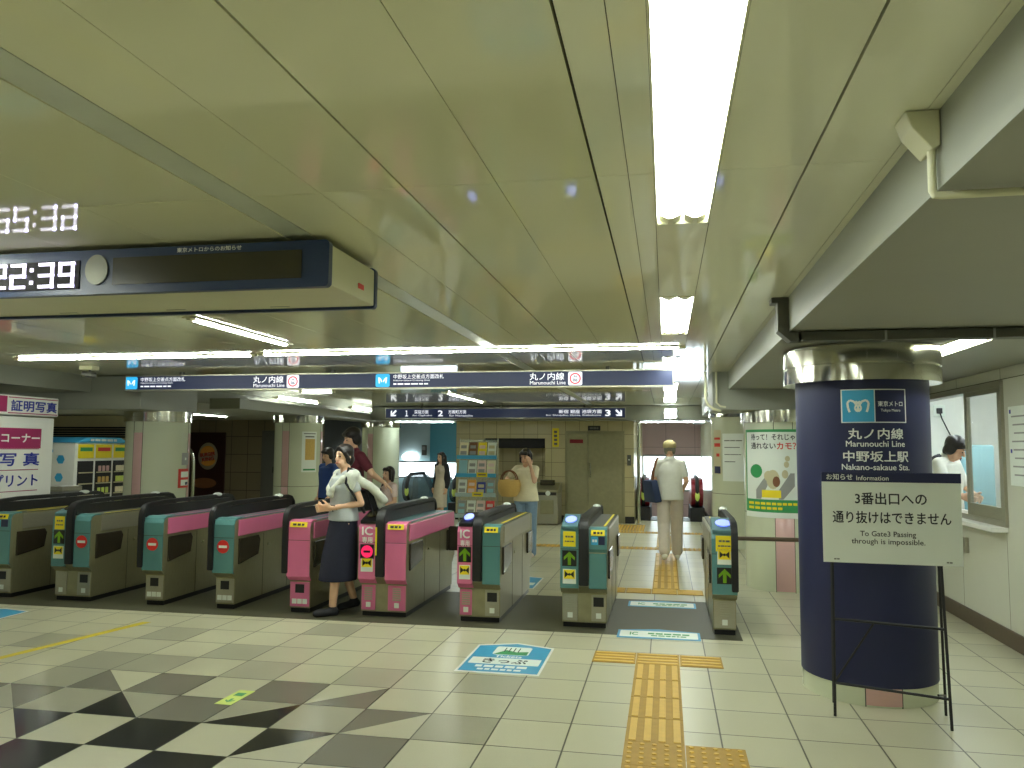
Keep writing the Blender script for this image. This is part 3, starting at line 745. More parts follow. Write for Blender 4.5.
# ------------------------------------------------------------------ pillars
def pillar(name, cx, cy, rad, top, pinks, label, z0=0.0, hw=9.0):
    b = MB(); b.lathe([(rad, z0), (rad, top)], (cx, cy), 64)
    p = struct(b.build(name, M['pillar'], None, smooth=True), label)
    b = MB()
    for a in pinks:
        a0, a1 = math.radians(a - hw), math.radians(a + hw)
        for zz0, zz1 in ((z0 + .01, .84), (.85, top - .15)):
            b.lathe([(rad + .001, zz0), (rad + .0025, zz0 + .002), (rad + .0025, zz1 - .002), (rad + .001, zz1)], (cx, cy), 8, a0, a1, close=False)
    if pinks: b.build('pink_panel', M['pink'], p, smooth=True)
    b = MB()
    for a in pinks:
        for s in (-hw - .4, hw + .4):
            q = math.radians(a + s); b.tube([(cx + rad * math.cos(q), cy + rad * math.sin(q), z0), (cx + rad * math.cos(q), cy + rad * math.sin(q), top)], .0035, 6)
    b.lathe([(rad + .0015, .842), (rad + .003, .843), (rad + .003, .848), (rad + .0015, .849)], (cx, cy), 64, close=False)
    b.build('joint', M['joint'], p)
    ch = .222 if name == 'pillar_1' else .13
    ex = .085 if name == 'pillar_1' else .03
    b = MB(); b.lathe([(rad + .0, top - .005), (rad + ex, top - .005), (rad + ex, top + ch * .40), (rad + ex - .012, top + ch * .41), (rad + ex - .012, top + ch * .46), (rad + ex, top + ch * .47), (rad + ex, top + ch), (rad, top + ch)], (cx, cy), 64, close=True)
    b.build('steel_collar', M['steel_b'], p, smooth=True)
    return p
BX, BY, BR = 1.285, 5.68, .405
pillar('pillar_1', BX, BY, BR, 1.99, [-90.6], 'round pillar wrapped in navy at the right', hw=14.5)
pillar('pillar_2', 1.32, 9.62, .43, 1.86, [-97], 'round pillar with the duck poster', hw=13)
pillar('pillar_3', 1.25, 13.5, .52, 2.07, [-60], 'round pillar with notices beyond the rightmost gate')
pillar('pillar_4', -6.68, 9.60, .40, 1.87, [-92, 20], 'round pillar behind the left gates')
pillar('pillar_5', -6.60, 13.6, .425, 1.98, [-96, 10], 'second round pillar on the left')
pillar('pillar_6', -6.42, 17.4, .425, 2.0, [-103, 20], 'third round pillar on the left')

def wrapper(cx, cy, rad):
    """maps (s, z, out) to the surface of a round pillar; s runs to the right as seen from -Y, s=0 faces -Y"""
    def W(co):
        a = -PI / 2 + co[0] / rad
        return Vector((cx + (rad + co[2]) * math.cos(a), cy + (rad + co[2]) * math.sin(a), co[1]))
    return W
def wrap_plate(mb, W, s0, s1, z0, z1, o0, o1, n=16):
    t = bmesh.new(); q = []
    for k in range(n + 1):
        s = s0 + (s1 - s0) * k / n
        q.append([t.verts.new(W((s, z, o))) for z, o in ((z0, o0), (z0, o1), (z1, o1), (z1, o0))])
    for k in range(n):
        for j in range(4): t.faces.new((q[k][j], q[k][(j + 1) % 4], q[k + 1][(j + 1) % 4], q[k + 1][j]))
    t.faces.new(q[0]); t.faces.new(list(reversed(q[-1])))
    bmesh.ops.recalc_face_normals(t, faces=t.faces[:]); mb._take(t)
def wrap_text(mb, W, body, s, z, w, h, o, bold=0.0):
    me = text_mesh(body, bold)
    xs = [v.co.x for v in me.vertices]; ys = [v.co.y for v in me.vertices]
    x0, x1, y0, y1 = min(xs), max(xs), min(ys), max(ys)
    for v in me.vertices: v.co = W((s + ((v.co.x - x0) / (x1 - x0) - .5) * w, z + ((v.co.y - y0) / (y1 - y0) - .5) * h, o + v.co.z))
    mb.mesh(me); bpy.data.meshes.remove(me)
def wrap_poly(mb, W, pts, o, sub=1):
    t = bmesh.new(); t.faces.new([t.verts.new((s, z, 0)) for s, z in pts])
    bmesh.ops.triangulate(t, faces=t.faces[:])
    span = max(p[0] for p in pts) - min(p[0] for p in pts)
    if span > .04: bmesh.ops.subdivide_edges(t, edges=t.edges[:], cuts=max(1, int(span / .03)), use_grid_fill=True)
    for v in t.verts: v.co = W((v.co.x, v.co.y, o))
    mb._take(t)

# navy wrap with station name
r = thing('pillar_wrap', 'navy station name wrap around the near round pillar, behind the notice stand', 'pillar sign', (BX, BY, 0.1))
b = MB(); b.lathe([(BR + .004, .115), (BR + .007, .115), (BR + .007, 1.985), (BR + .004, 1.985), (BR + .004, .115)], (BX, BY), 72, close=False); b.build('sheet', M['navy'], r, smooth=True)
W = wrapper(BX, BY, BR)
s0 = 0.0
def BS(x): return BR * math.asin(max(-.99, min(.99, (x - BX) / (BR + .008))))
def bw(px0, px1):  # helper for spans given as X at the surface
    return BS(px0), BS(px1)
o_ = .0085
cm = -.012
b = MB(); wrap_plate(b, W, -.172 + cm - .02, .172 + cm + .02, 1.72, 1.93, .0072, .0085); b.build('badge_border', M['ink_w'], r)
b = MB(); wrap_plate(b, W, -.168 + cm - .016, cm - .003, 1.726, 1.924, .0082, .0095); b.build('badge_blue', M['blue'], r)
b = MB(); wrap_plate(b, W, cm + .003, .168 + cm + .016, 1.726, 1.924, .0082, .0095); b.build('badge_navy', M['navy'], r)
b = MB()
for sgn in (-1, 1):
    pts_o = []; 
    cx0 = cm - .0935
    P_ = [(.0, -.030), (.012, -.012), (.034, .012), (.050, .034), (.062, .044), (.058, .018), (.046, -.008), (.050, -.034), (.040, -.044), (.030, -.030), (.016, -.038)]
    path = [(.004, .0), (.022, .028), (.046, .036), (.060, .020), (.056, -.012), (.048, -.038)]
    for k in range(len(path) - 1):
        (x0, y0), (x1, y1) = path[k], path[k + 1]
        dx, dy = x1 - x0, y1 - y0; L_ = math.hypot(dx, dy); nx, ny = -dy / L_ * .0065, dx / L_ * .0065
        wrap_poly(b, W, [(cx0 + sgn * (x0 + nx), 1.825 + y0 + ny), (cx0 + sgn * (x1 + nx), 1.825 + y1 + ny), (cx0 + sgn * (x1 - nx), 1.825 + y1 - ny), (cx0 + sgn * (x0 - nx), 1.825 + y0 - ny)], .0102)
    path = [(.004, .0), (-.006, -.02), (.0, -.034), (.012, -.03), (.018, -.012), (.008, .012), (-.012, .03)]
    for k in range(len(path) - 1):
        (x0, y0), (x1, y1) = path[k], path[k + 1]
        dx, dy = x1 - x0, y1 - y0; L_ = math.hypot(dx, dy); nx, ny = -dy / L_ * .005, dx / L_ * .005
        wrap_poly(b, W, [(cx0 + sgn * (x0 + nx), 1.825 + y0 + ny), (cx0 + sgn * (x1 + nx), 1.825 + y1 + ny), (cx0 + sgn * (x1 - nx), 1.825 + y1 - ny), (cx0 + sgn * (x0 - nx), 1.825 + y0 - ny)], .0104)
wrap_text(b, W, '東京メトロ', cm + .093, 1.838, .15, .034, .0102, .012)
wrap_text(b, W, 'Tokyo Metro', cm + .093, 1.795, .118, .022, .0102, .008)
wrap_text(b, W, '丸ノ内線', .006 + cm, 1.652, .325, .068, o_, .02)
wrap_text(b, W, 'Marunouchi Line', .004 + cm, 1.590, .345, .037, o_, .016)
wrap_text(b, W, '中野坂上駅', .006 + cm, 1.512, .385, .068, o_, .02)
wrap_text(b, W, 'Nakano-sakaue Sta.', .004 + cm, 1.446, .40, .037, o_, .016)
b.build('lettering', M['ink_w'], r)

# duck poster on pillar 2
PX, PY, PR = 1.32, 9.62, .43
W2 = wrapper(PX, PY, PR)
r = thing('poster', 'white poster with green border on the pillar beside the rightmost gate', 'poster', (PX, PY - PR, 1.3))
sL, sR = -.555, .235
b = MB(); wrap_plate(b, W2, sL, sR, .86, 1.775, .004, .0065, 20); b.build('green_border', M['green'], r, smooth=True)
b = MB(); wrap_plate(b, W2, sL + .03, sR - .02, 1.0, 1.745, .0062, .0078, 20); b.build('sheet', M['whiteb'], r, smooth=True)
b = MB(); wrap_plate(b, W2, sL - .01, sR + .01, .80, .86, .004, .0062, 20); b.build('bottom_margin', M['whiteb'], r, smooth=True)
po = .0092
def Q(px):   # distance along the pillar face of a point given in poster units (0 left edge, 54 right edge)
    return .43 * math.asin(max(-.985, min(.985, (.884 + px * .01098 - 1.32) / .43)))
def pt(*a): return [(Q(u), 1.765 - v * .0118) for u, v in a]     # poster units, v down from the top
b = MB(); wrap_text(b, W2, '待って！それじゃ', (Q(6.5) + Q(46)) / 2, 1.690, Q(46) - Q(6.5), .072, po, .02); wrap_text(b, W2, '通れない', (Q(6.5) + Q(28)) / 2, 1.592, Q(28) - Q(6.5), .072, po, .02); b.build('lettering', M['ink'], r)
b = MB(); wrap_text(b, W2, 'カモ？', (Q(29) + Q(47)) / 2, 1.592, Q(47) - Q(29), .076, po, .026); b.build('lettering', M['ink_r'], r)
b = MB()
for z_, u0, u1, n_ in ((.955, 4, 48, 9), (.905, 4, 34, 6)):
    for q in range(n_):
        a_, e_ = u0 + (u1 - u0) * q / n_, u0 + (u1 - u0) * (q + .78) / n_
        wrap_plate(b, W2, Q(a_), Q(e_), z_ - .014, z_ + .014, .0072, .0084, 2)
b.build('print', M['yellow'], r)
b = MB(); wrap_poly(b, W2, pt(*[(10.5 + 5 * math.cos(k * PI / 10), 38.5 + 6.5 * math.sin(k * PI / 10)) for k in range(20)]), po); b.build('green_badge', M['green'], r)
b = MB(); wrap_poly(b, W2, pt((10, 64.5), (14, 64.5), (20, 52), (20, 41), (10, 56)), po); wrap_poly(b, W2, pt((30, 64.5), (34, 64.5), (45, 52), (45, 40), (41, 40), (30, 56)), po); b.build('gate_picture', M['grey'], r)
b = MB(); wrap_poly(b, W2, pt((15, 56), (32, 56), (32, 63), (15, 63)), po + .001); b.build('gate_flap', M['yellow'], r)
b = MB()
for cu, cv, ru, rv in ((25, 46, 6, 9), (21, 43, 4, 5), (36, 41, 3, 4), (37.5, 32, 2.4, 3), (38.5, 26.5, 2.4, 2.6)):
    wrap_poly(b, W2, pt(*[(cu + ru * math.cos(k * PI / 8), cv + rv * math.sin(k * PI / 8)) for k in range(16)]), po + .0004)
b.build('bird_shape', M['cream'], r)
b = MB(); wrap_poly(b, W2, pt(*[(28 + 3.4 * math.cos(k * PI / 8), 48 + 5 * math.sin(k * PI / 8)) for k in range(16)]), po + .001); b.build('bird_wing', M['strap'], r)
# wall notices beside pillar 3
W3 = wrapper(1.25, 13.5, .52)
def wrap_notice(name, label, Wf, s0, s1, z0, z1, back, marks, o=.004):
    r = thing(name, label, 'notice', Wf(((s0 + s1) / 2, (z0 + z1) / 2, o)))
    b = MB(); wrap_plate(b, Wf, s0, s1, z0, z1, o, o + .003, 8); b.build('sheet', back, r)
    for m_, rects in marks:
        b = MB()
        for a0, a1, c0, c1 in rects: wrap_plate(b, Wf, s0 + (s1 - s0) * a0, s0 + (s1 - s0) * a1, z0 + (z1 - z0) * c0, z0 + (z1 - z0) * c1, o + .0025, o + .004, 4)
        b.build('print', m_, r)
    return r
wrap_notice('pillar_notice', 'white notice with red headings on the pillar beyond the rightmost gate', W3, -.62, -.43, 1.15, 1.86, M['cream'],
            [(M['ink_r'], [(.1, .9, .62, .70), (.1, .9, .78, .83), (.4, .8, .40, .47)]), (M['navy'], [(.1, .9, 0.02, .18)])])
wrap_notice('pillar_notice', 'large pale notice with small grey print, nearer the poster pillar', W3, -.40, -.04, 1.05, 1.80, M['whiteb'],
            [(M['ink_g'], [(.1, .9, .84, .86), (.1, .8, .70, .715), (.1, .85, .55, .565), (.1, .6, .40, .415)])])
W4 = wrapper(-6.68, 9.6, .40)
wrap_notice('pillar_poster', 'small red edged poster low on the first left pillar', W4, .52, .74, 1.00, 1.25, M['ink_r'],
            [(M['whiteb'], [(.2, .95, .55, .85), (.2, .95, .12, .42)]), (M['navy'], [(.6, .9, .15, .3)])])
wrap_notice('pillar_plate', 'small grey switch plate above the red edged poster on the first left pillar', W4, .57, .72, 1.30, 1.46, M['grey'],
            [(M['whiteb'], [(.4, .6, .4, .6)])])
W5 = wrapper(-6.6, 13.6, .425)
wrap_notice('pillar_notice', 'pale yellow notice sheet on the second left pillar', W5, .25, .54, 1.10, 1.82, M['whiteb'],
            [(M['straw'], [(.2, .85, .3, .82)]), (M['green'], [(.1, .9, .04, .08)]), (M['ink_g'], [(.2, .8, .86, .89), (.1, .9, .94, .96)])])

# ------------------------------------------------------------------ notice stand
SYB, SYF = 5.33, 5.05
r = thing('notice_stand', 'black iron stand carrying a white no-exit notice board before the navy pillar', 'notice stand', (1.28, 5.1, 0))
x0, x1 = 0.965, 1.575
for foot, back, top in (((.957, 5.067), (1.0, 5.33), (.975, 5.12)), ((1.545, 4.94), (1.60, 5.21), (1.545, 5.07))):
    b = MB(); b.tube([(foot[0], foot[1], 0), (top[0], top[1] - .01, 1.30)], .0085, 8); b.build('leg', M['blackm'], r)
    b = MB(); b.tube([(back[0], back[1], 0), (top[0], top[1] + .012, 1.28)], .008, 8); b.build('leg', M['blackm'], r)
b = MB()
b.tube([(.964, 5.085, .555), (1.545, 4.99, .540)], .008, 8); b.tube([(.959, 5.07, .19), (1.545, 4.955, .165)], .008, 8)
b.tube([(.995, 5.30, .12), (1.18, 5.06, .54)], .006, 8); b.tube([(1.595, 5.19, .12), (1.49, 4.97, .18)], .006, 8)
b.build('cross_bar', M['blackm'], r)
# board faces slightly left like the photo: plane through two lower points
A0, A1 = Vector((.905, 5.02, 0)), Vector((1.650, 4.985, 0)); U_ = (A1 - A0).normalized(); C0 = (A0 + A1) / 2; Nn = U_.cross(Z)
wd = (A1 - A0).length
b = MB(); rect(b, C0 + Z * 1.155 + Nn * -.001, U_, Z, wd, .52, .010); b.build('board', M['whiteb'], r)
b = MB(); rect(b, C0 + Z * 1.392 + Nn * .004, U_, Z, wd + .004, .056, .008); b.build('header', M['navy'], r)
fb = C0 + Nn * .0105
b = MB()
put_text(b, '3番出口への', fb + Z * 1.270 + U_ * .0, U_, Z, .385, .072, .018)
put_text(b, '通り抜けはできません', fb + Z * 1.160, U_, Z, .635, .072, .018)
b.build('lettering', M['ink'], r)
b = MB()
put_text(b, 'To Gate3 Passing', fb + Z * 1.062 - U_ * .02, U_, Z, .30, .040, .014); put_text(b, 'through is impossible.', fb + Z * 1.018 - U_ * .02, U_, Z, .395, .040, .014)
bars(b, fb + Z * .915 - U_ * .30, U_, Z, .03, .007, 2, 11); bars(b, fb + Z * .915 + U_ * .30, U_, Z, .03, .007, 2, 12)
b.build('lettering', M['ink_g'], r)
b = MB(); put_text(b, 'お知らせ', fb + Z * 1.393 - U_ * .275 + Nn * .003, U_, Z, .145, .036, .014); put_text(b, 'Information', fb + Z * 1.388 - U_ * .095 + Nn * .003, U_, Z, .175, .027, .010); b.build('lettering', M['ink_w'], r)

# barrier bar from the last gate to the wall
r = thing('barrier_bar', 'brown barrier bar from the rightmost gate to the office wall', 'barrier', (1.6, 8.0, .72))
b = MB(); b.tube([(.592, 8.0, .70), (2.66, 8.0, .70)], .020, 10); b.build('bar', M['brown'], r, smooth=True)
b = MB(); b.box(2.645, 2.68, 7.93, 8.07, .63, .77, .006); b.build('wall_bracket', M['steel'], r)

# ------------------------------------------------------------------ right soffit services
r = thing('cable_trunk', 'dark grey cable trunk running under the soffit above the navy pillar', 'cable trunk', (1.6, 4.9, 2.2))
b = MB(); b.box(.600, .696, 4.70, 4.80, 2.385, 2.418, .004); b.box(.632, .694, 4.70, 4.80, 2.25, 2.40, .004); b.prism([(.632, 2.26), (.694, 2.26), (.694, 2.218), (.76, 2.218), (.76, 2.165), (.70, 2.165), (.632, 2.225)], 1, 4.70, 4.80); b.box(.74, 2.66, 4.70, 4.80, 2.165, 2.218, .004); b.build('casing', M['grey_d'], r)
b = MB()
for xx in (1.2, 1.75, 2.3): b.box(xx, xx + .012, 4.697, 4.803, 2.162, 2.218)
b.build('joint_clip', M['grey'], r)
r = thing('junction_box', 'white angular junction box with a pipe on the right beam edge', 'junction box', (.66, 2.2, 2.35))
b = MB(); b.prism([(.610, 2.418), (.693, 2.418), (.693, 2.325), (.672, 2.315), (.625, 2.375)], 1, 2.135, 2.235, .004); b.build('box', M['ivory'], r)
b = MB(); b.tube([(.678, 2.165, 2.34), (.678, 2.165, 2.215), (.682, 2.165, 2.204), (.70, 2.165, 2.202), (2.2, 2.165, 2.207)], .0105, 10); b.build('pipe', M['ivory'], r, smooth=True)
r = thing('conduit_pipe', 'pair of thin white pipes bending down beside the cross beam', 'pipe', (.45, 9.1, 2.2))
b = MB(); b.tube([(.44, 9.1, 2.415), (.44, 9.1, 2.10), (.46, 9.1, 2.05), (.515, 9.1, 2.0), (.60, 9.14, 1.975)], .014, 8); b.tube([(.56, 9.16, 2.415), (.56, 9.16, 2.07), (.60, 9.16, 2.03), (.66, 9.16, 2.02)], .011, 8); b.build('pipe', M['ivory'], r, smooth=True)
r = thing('security_camera', 'small white security camera under the ceiling by the left beam', 'camera', (-6.2, 7.65, H))
b = MB(); b.box(-6.29, -6.13, 7.6, 7.72, H - .045, H - .001, .006); b.build('mount', M['ivory'], r)
b = MB(); b.tube([(-6.20, 7.66, H - .04), (-6.20, 7.66, H - .09)], .012); b.tube([(-6.27, 7.62, H - .09), (-6.15, 7.70, H - .10)], .03, 12); b.build('body', M['grey_d'], r, smooth=True)

# ------------------------------------------------------------------ clock display hanging at upper left
r = thing('clock_display', 'navy fronted clock and message display hanging from the ceiling, showing 22:39', 'display', (-2.2, 3.28, 2.2))
DX0, DX1 = -3.75, -1.345
b = MB(); b.box(DX0, DX1 - .005, 3.03, 3.53, 2.215, 2.385, .006); b.build('housing', M['ivory'], r)
def dplate(y0, y1):
    b = MB(); pts = [(DX0 - .01, 2.203), (DX1 - .02, 2.203)] + [(DX1 - .02 + .02 * math.sin(a * PI / 10), 2.223 - .02 * math.cos(a * PI / 10)) for a in range(1, 6)] + [(DX1 - .02 + .02 * math.cos(a * PI / 10), 2.378 + .02 * math.sin(a * PI / 10)) for a in range(0, 6)] + [(DX0 - .01, 2.398)]
    b.prism(pts, 1, y0, y1); return b
dplate(3.0, 3.035).build('front_plate', M['navy_d'], r)
dplate(3.53, 3.56).build('back_plate', M['navy_d'], r)
b = MB(); rect(b, (-1.90, 2.999, 2.300), X, Z, .875, .118, .004); o = b.build('message_screen', M['screen'], r)
b = MB(); rect(b, (-2.90, 2.999, 2.291), X, Z, .80, .125, .004); b.build('clock_screen', mat('clock_screen', (40, 38, 34), .6, spec=.2), r)
b = MB(); shape(b, (-2.415, 2.998, 2.309), X, Z, disc_pts(.055, .066, 36), .006); b.build('speaker_disc', mat('speaker_grille', (112, 112, 100), .35, .5), r)
b = MB()
SEG = {'a': (0, 1, 1, 1), 'b': (1, .5, 1, 1), 'c': (1, 0, 1, .5), 'd': (0, 0, 1, 0), 'e': (0, 0, 0, .5), 'f': (0, .5, 0, 1), 'g': (0, .5, 1, .5)}
DIG = {'2': 'abged', '3': 'abgcd', '9': 'abcfgd'}
dw, dh, th_ = .105, .098, .013
b.bm.free()
for ch, cx in (('2', -2.905), ('2', -2.806), ('3', -2.664), ('9', -2.562)):
    z0 = 2.292 - dh / 2
    w_ = .062; b = MB()
    for sname in DIG[ch]:
        a0, b0, a1, b1 = SEG[sname]
        xa, xb = cx - w_ / 2 + a0 * w_, cx - w_ / 2 + a1 * w_; za, zb = z0 + b0 * dh, z0 + b1 * dh
        b.box(min(xa, xb) - th_ / 2, max(xa, xb) + th_ / 2, 2.989, 2.995, min(za, zb) - th_ / 2, max(za, zb) + th_ / 2)
    b.build('clock_digit', M['led'], r)
b = MB()
for zz in (2.262, 2.318): b.box(-2.744, -2.730, 2.989, 2.995, zz - .008, zz + .008)
b.build('clock_colon', M['led'], r)
b = MB(); put_text(b, '東京メトロからのお知らせ', (-1.885, 2.9985, 2.380), X, Z, .30, .021, .02); b.build('lettering', M['ink_w'], r)
for px_ in (-2.33, -1.52):
    b = MB(); b.box(px_ - .03, px_ + .03, 3.22, 3.30, 2.385, H - .001); b.box(px_ - .06, px_ + .06, 3.18, 3.34, H - .012, H - .001); b.build('ceiling_post', M['grey_d'], r)
b = MB(); b.box(-1.3495, -1.346, 3.33, 3.39, 2.262, 2.285); b.build('side_label', M['red'], r)
b = MB()
for px_ in (-2.9, -2.3, -1.75): b.box(px_, px_ + .1, 3.06, 3.068, 2.2145, 2.2155); b.box(px_ - .1, px_ , 3.47, 3.478, 2.2145, 2.2155)
b.build('vent_slot', M['joint'], r)

# ------------------------------------------------------------------ hanging signs
def rail(mb, x0, x1, y, z0, z1): mb.box(x0 - .012, x1 + .012, y - .008, y + .10, z0 - .014, z0); mb.box(x0 - .012, x1 + .012, y - .008, y + .10, z1, z1 + .014); mb.box(x0 - .012, x0, y - .008, y + .10, z0, z1); mb.box(x1, x1 + .012, y - .008, y + .10, z0, z1)
r = thing('hanging_sign', 'long navy lit line sign with two sets of line names hanging over the gates', 'sign', (-3.1, 8.45, 2.2))
SX0, SX1, sy, sz0, sz1 = -6.30, 0.075, 8.40, 2.212, 2.368
b = MB(); rail(b, SX0, SX1, sy, sz0, sz1); b.build('frame', M['steel'], r)
b = MB(); b.box(SX0, SX1, sy, sy + .092, sz0, sz1); b.build('panel', M['navylit'], r)
b = MB()
for xx in (-5.6, -3.7, -2.2, -.6): b.box(xx - .02, xx + .02, sy + .03, sy + .07, sz1 + .014, H - .001)
b.build('ceiling_post', M['grey_d'], r)
yt = sy - .0025
bb, bl, br, bt = MB(), MB(), MB(), MB()
for xo in (-6.235, -3.095):
    shape(bb, (xo + .005, yt, 2.291), X, Z, rrect(.165, .145, .02), .002)
    for sgn in (-1, 1):
        o = Vector((xo + .005, yt - .0024, 2.291))
        shape(bt, o, X, Z, rotp([(sgn * x, y) for x, y in [(.004, -.01), (.018, .018), (.036, .034), (.052, .036), (.05, 0), (.044, -.034), (.03, -.03), (.034, .0), (.03, .012), (.014, -.02)]], 0), .001)
    put_text(bt, '中野坂上交差点方面改札', (xo + .42, yt - .0005, 2.332), X, Z, .58, .050, .006)
    put_text(bt, 'Nakano-sakaue Crossing Gate', (xo + .34, yt - .0005, 2.288), X, Z, .42, .022)
    bars(bt, (xo + .33, yt - .0005, 2.250), X, Z, .40, .016, 6, 14)
for xo in (-4.265, -1.04):
    put_text(bt, '丸ノ内線', (xo - .205, yt - .0005, 2.316), X, Z, .375, .080, .010)
    put_text(bt, 'Marunouchi Line', (xo - .195, yt - .0005, 2.249), X, Z, .385, .038, .004)
    shape(bl, (xo + .10, yt, 2.291), X, Z, rrect(.15, .145, .02), .002)
    o = Vector((xo + .10, yt - .0024, 2.291)); ring_o, ring_i = disc_pts(.060, .060), disc_pts(.046, .046)
    for k in range(28):
        shape(br, o, X, Z, [ring_o[k], ring_o[(k + 1) % 28], ring_i[(k + 1) % 28], ring_i[k]], .001)
bb.build('metro_emblem', M['signlit_b'], r); bt.build('lettering', M['signlit'], r); bl.build('line_badge', M['signlit'], r); br.build('badge_ring', M['signlit_r'], r)
b = MB()
for xo in (-4.265, -1.04):
    put_text(b, 'M', (xo + .10, yt - .0036, 2.312), X, Z, .03, .026, .02); put_text(b, '06', (xo + .10, yt - .0036, 2.274), X, Z, .05, .034, .02)
b.build('lettering', M['ink'], r)

r = thing('hanging_sign', 'smaller navy lit exit sign with arrows and numbers before the rear wall', 'sign', (-3.3, 15.9, 2.15))
SX0, SX1, sy, sz0, sz1 = -5.77, -0.79, 15.90, 2.165, 2.355
b = MB(); rail(b, SX0, SX1, sy, sz0, sz1); b.build('frame', M['steel'], r)
b = MB(); b.box(SX0, SX1, sy, sy + .092, sz0, sz1); b.build('panel', M['navylit'], r)
b = MB()
for xx in (-5.0, -3.3, -1.6): b.box(xx - .02, xx + .02, sy + .03, sy + .07, sz1 + .014, H - .001)
b.build('ceiling_post', M['grey_d'], r)
yt = sy - .0025; b = MB()
shape(b, (-5.60, yt, 2.258), X, Z, rotp(arrow_pts(.17), math.radians(135)), .001)
put_text(b, '１', (-5.31, yt, 2.258), X, Z, .065, .125, .02)
put_text(b, '荻窪方面', (-4.99, yt, 2.288), X, Z, .30, .075, .008); put_text(b, 'for Ogikubo', (-4.97, yt, 2.212), X, Z, .42, .040)
put_text(b, '2', (-4.58, yt, 2.258), X, Z, .11, .125, .03)
put_text(b, '方南町方面', (-4.22, yt, 2.288), X, Z, .38, .075, .008); put_text(b, 'for Honancho', (-4.14, yt, 2.212), X, Z, .50, .040)
put_text(b, '新宿 銀座 池袋方面', (-1.68, yt, 2.288), X, Z, .86, .075, .008); put_text(b, 'for Shinjuku, Ginza, Ikebukuro', (-1.82, yt, 2.212), X, Z, 1.10, .040)
put_text(b, '3', (-1.13, yt, 2.258), X, Z, .11, .125, .03)
shape(b, (-0.91, yt, 2.258), X, Z, rotp(arrow_pts(.17), math.radians(-135)), .001)
b.build('lettering', M['signlit'], r)

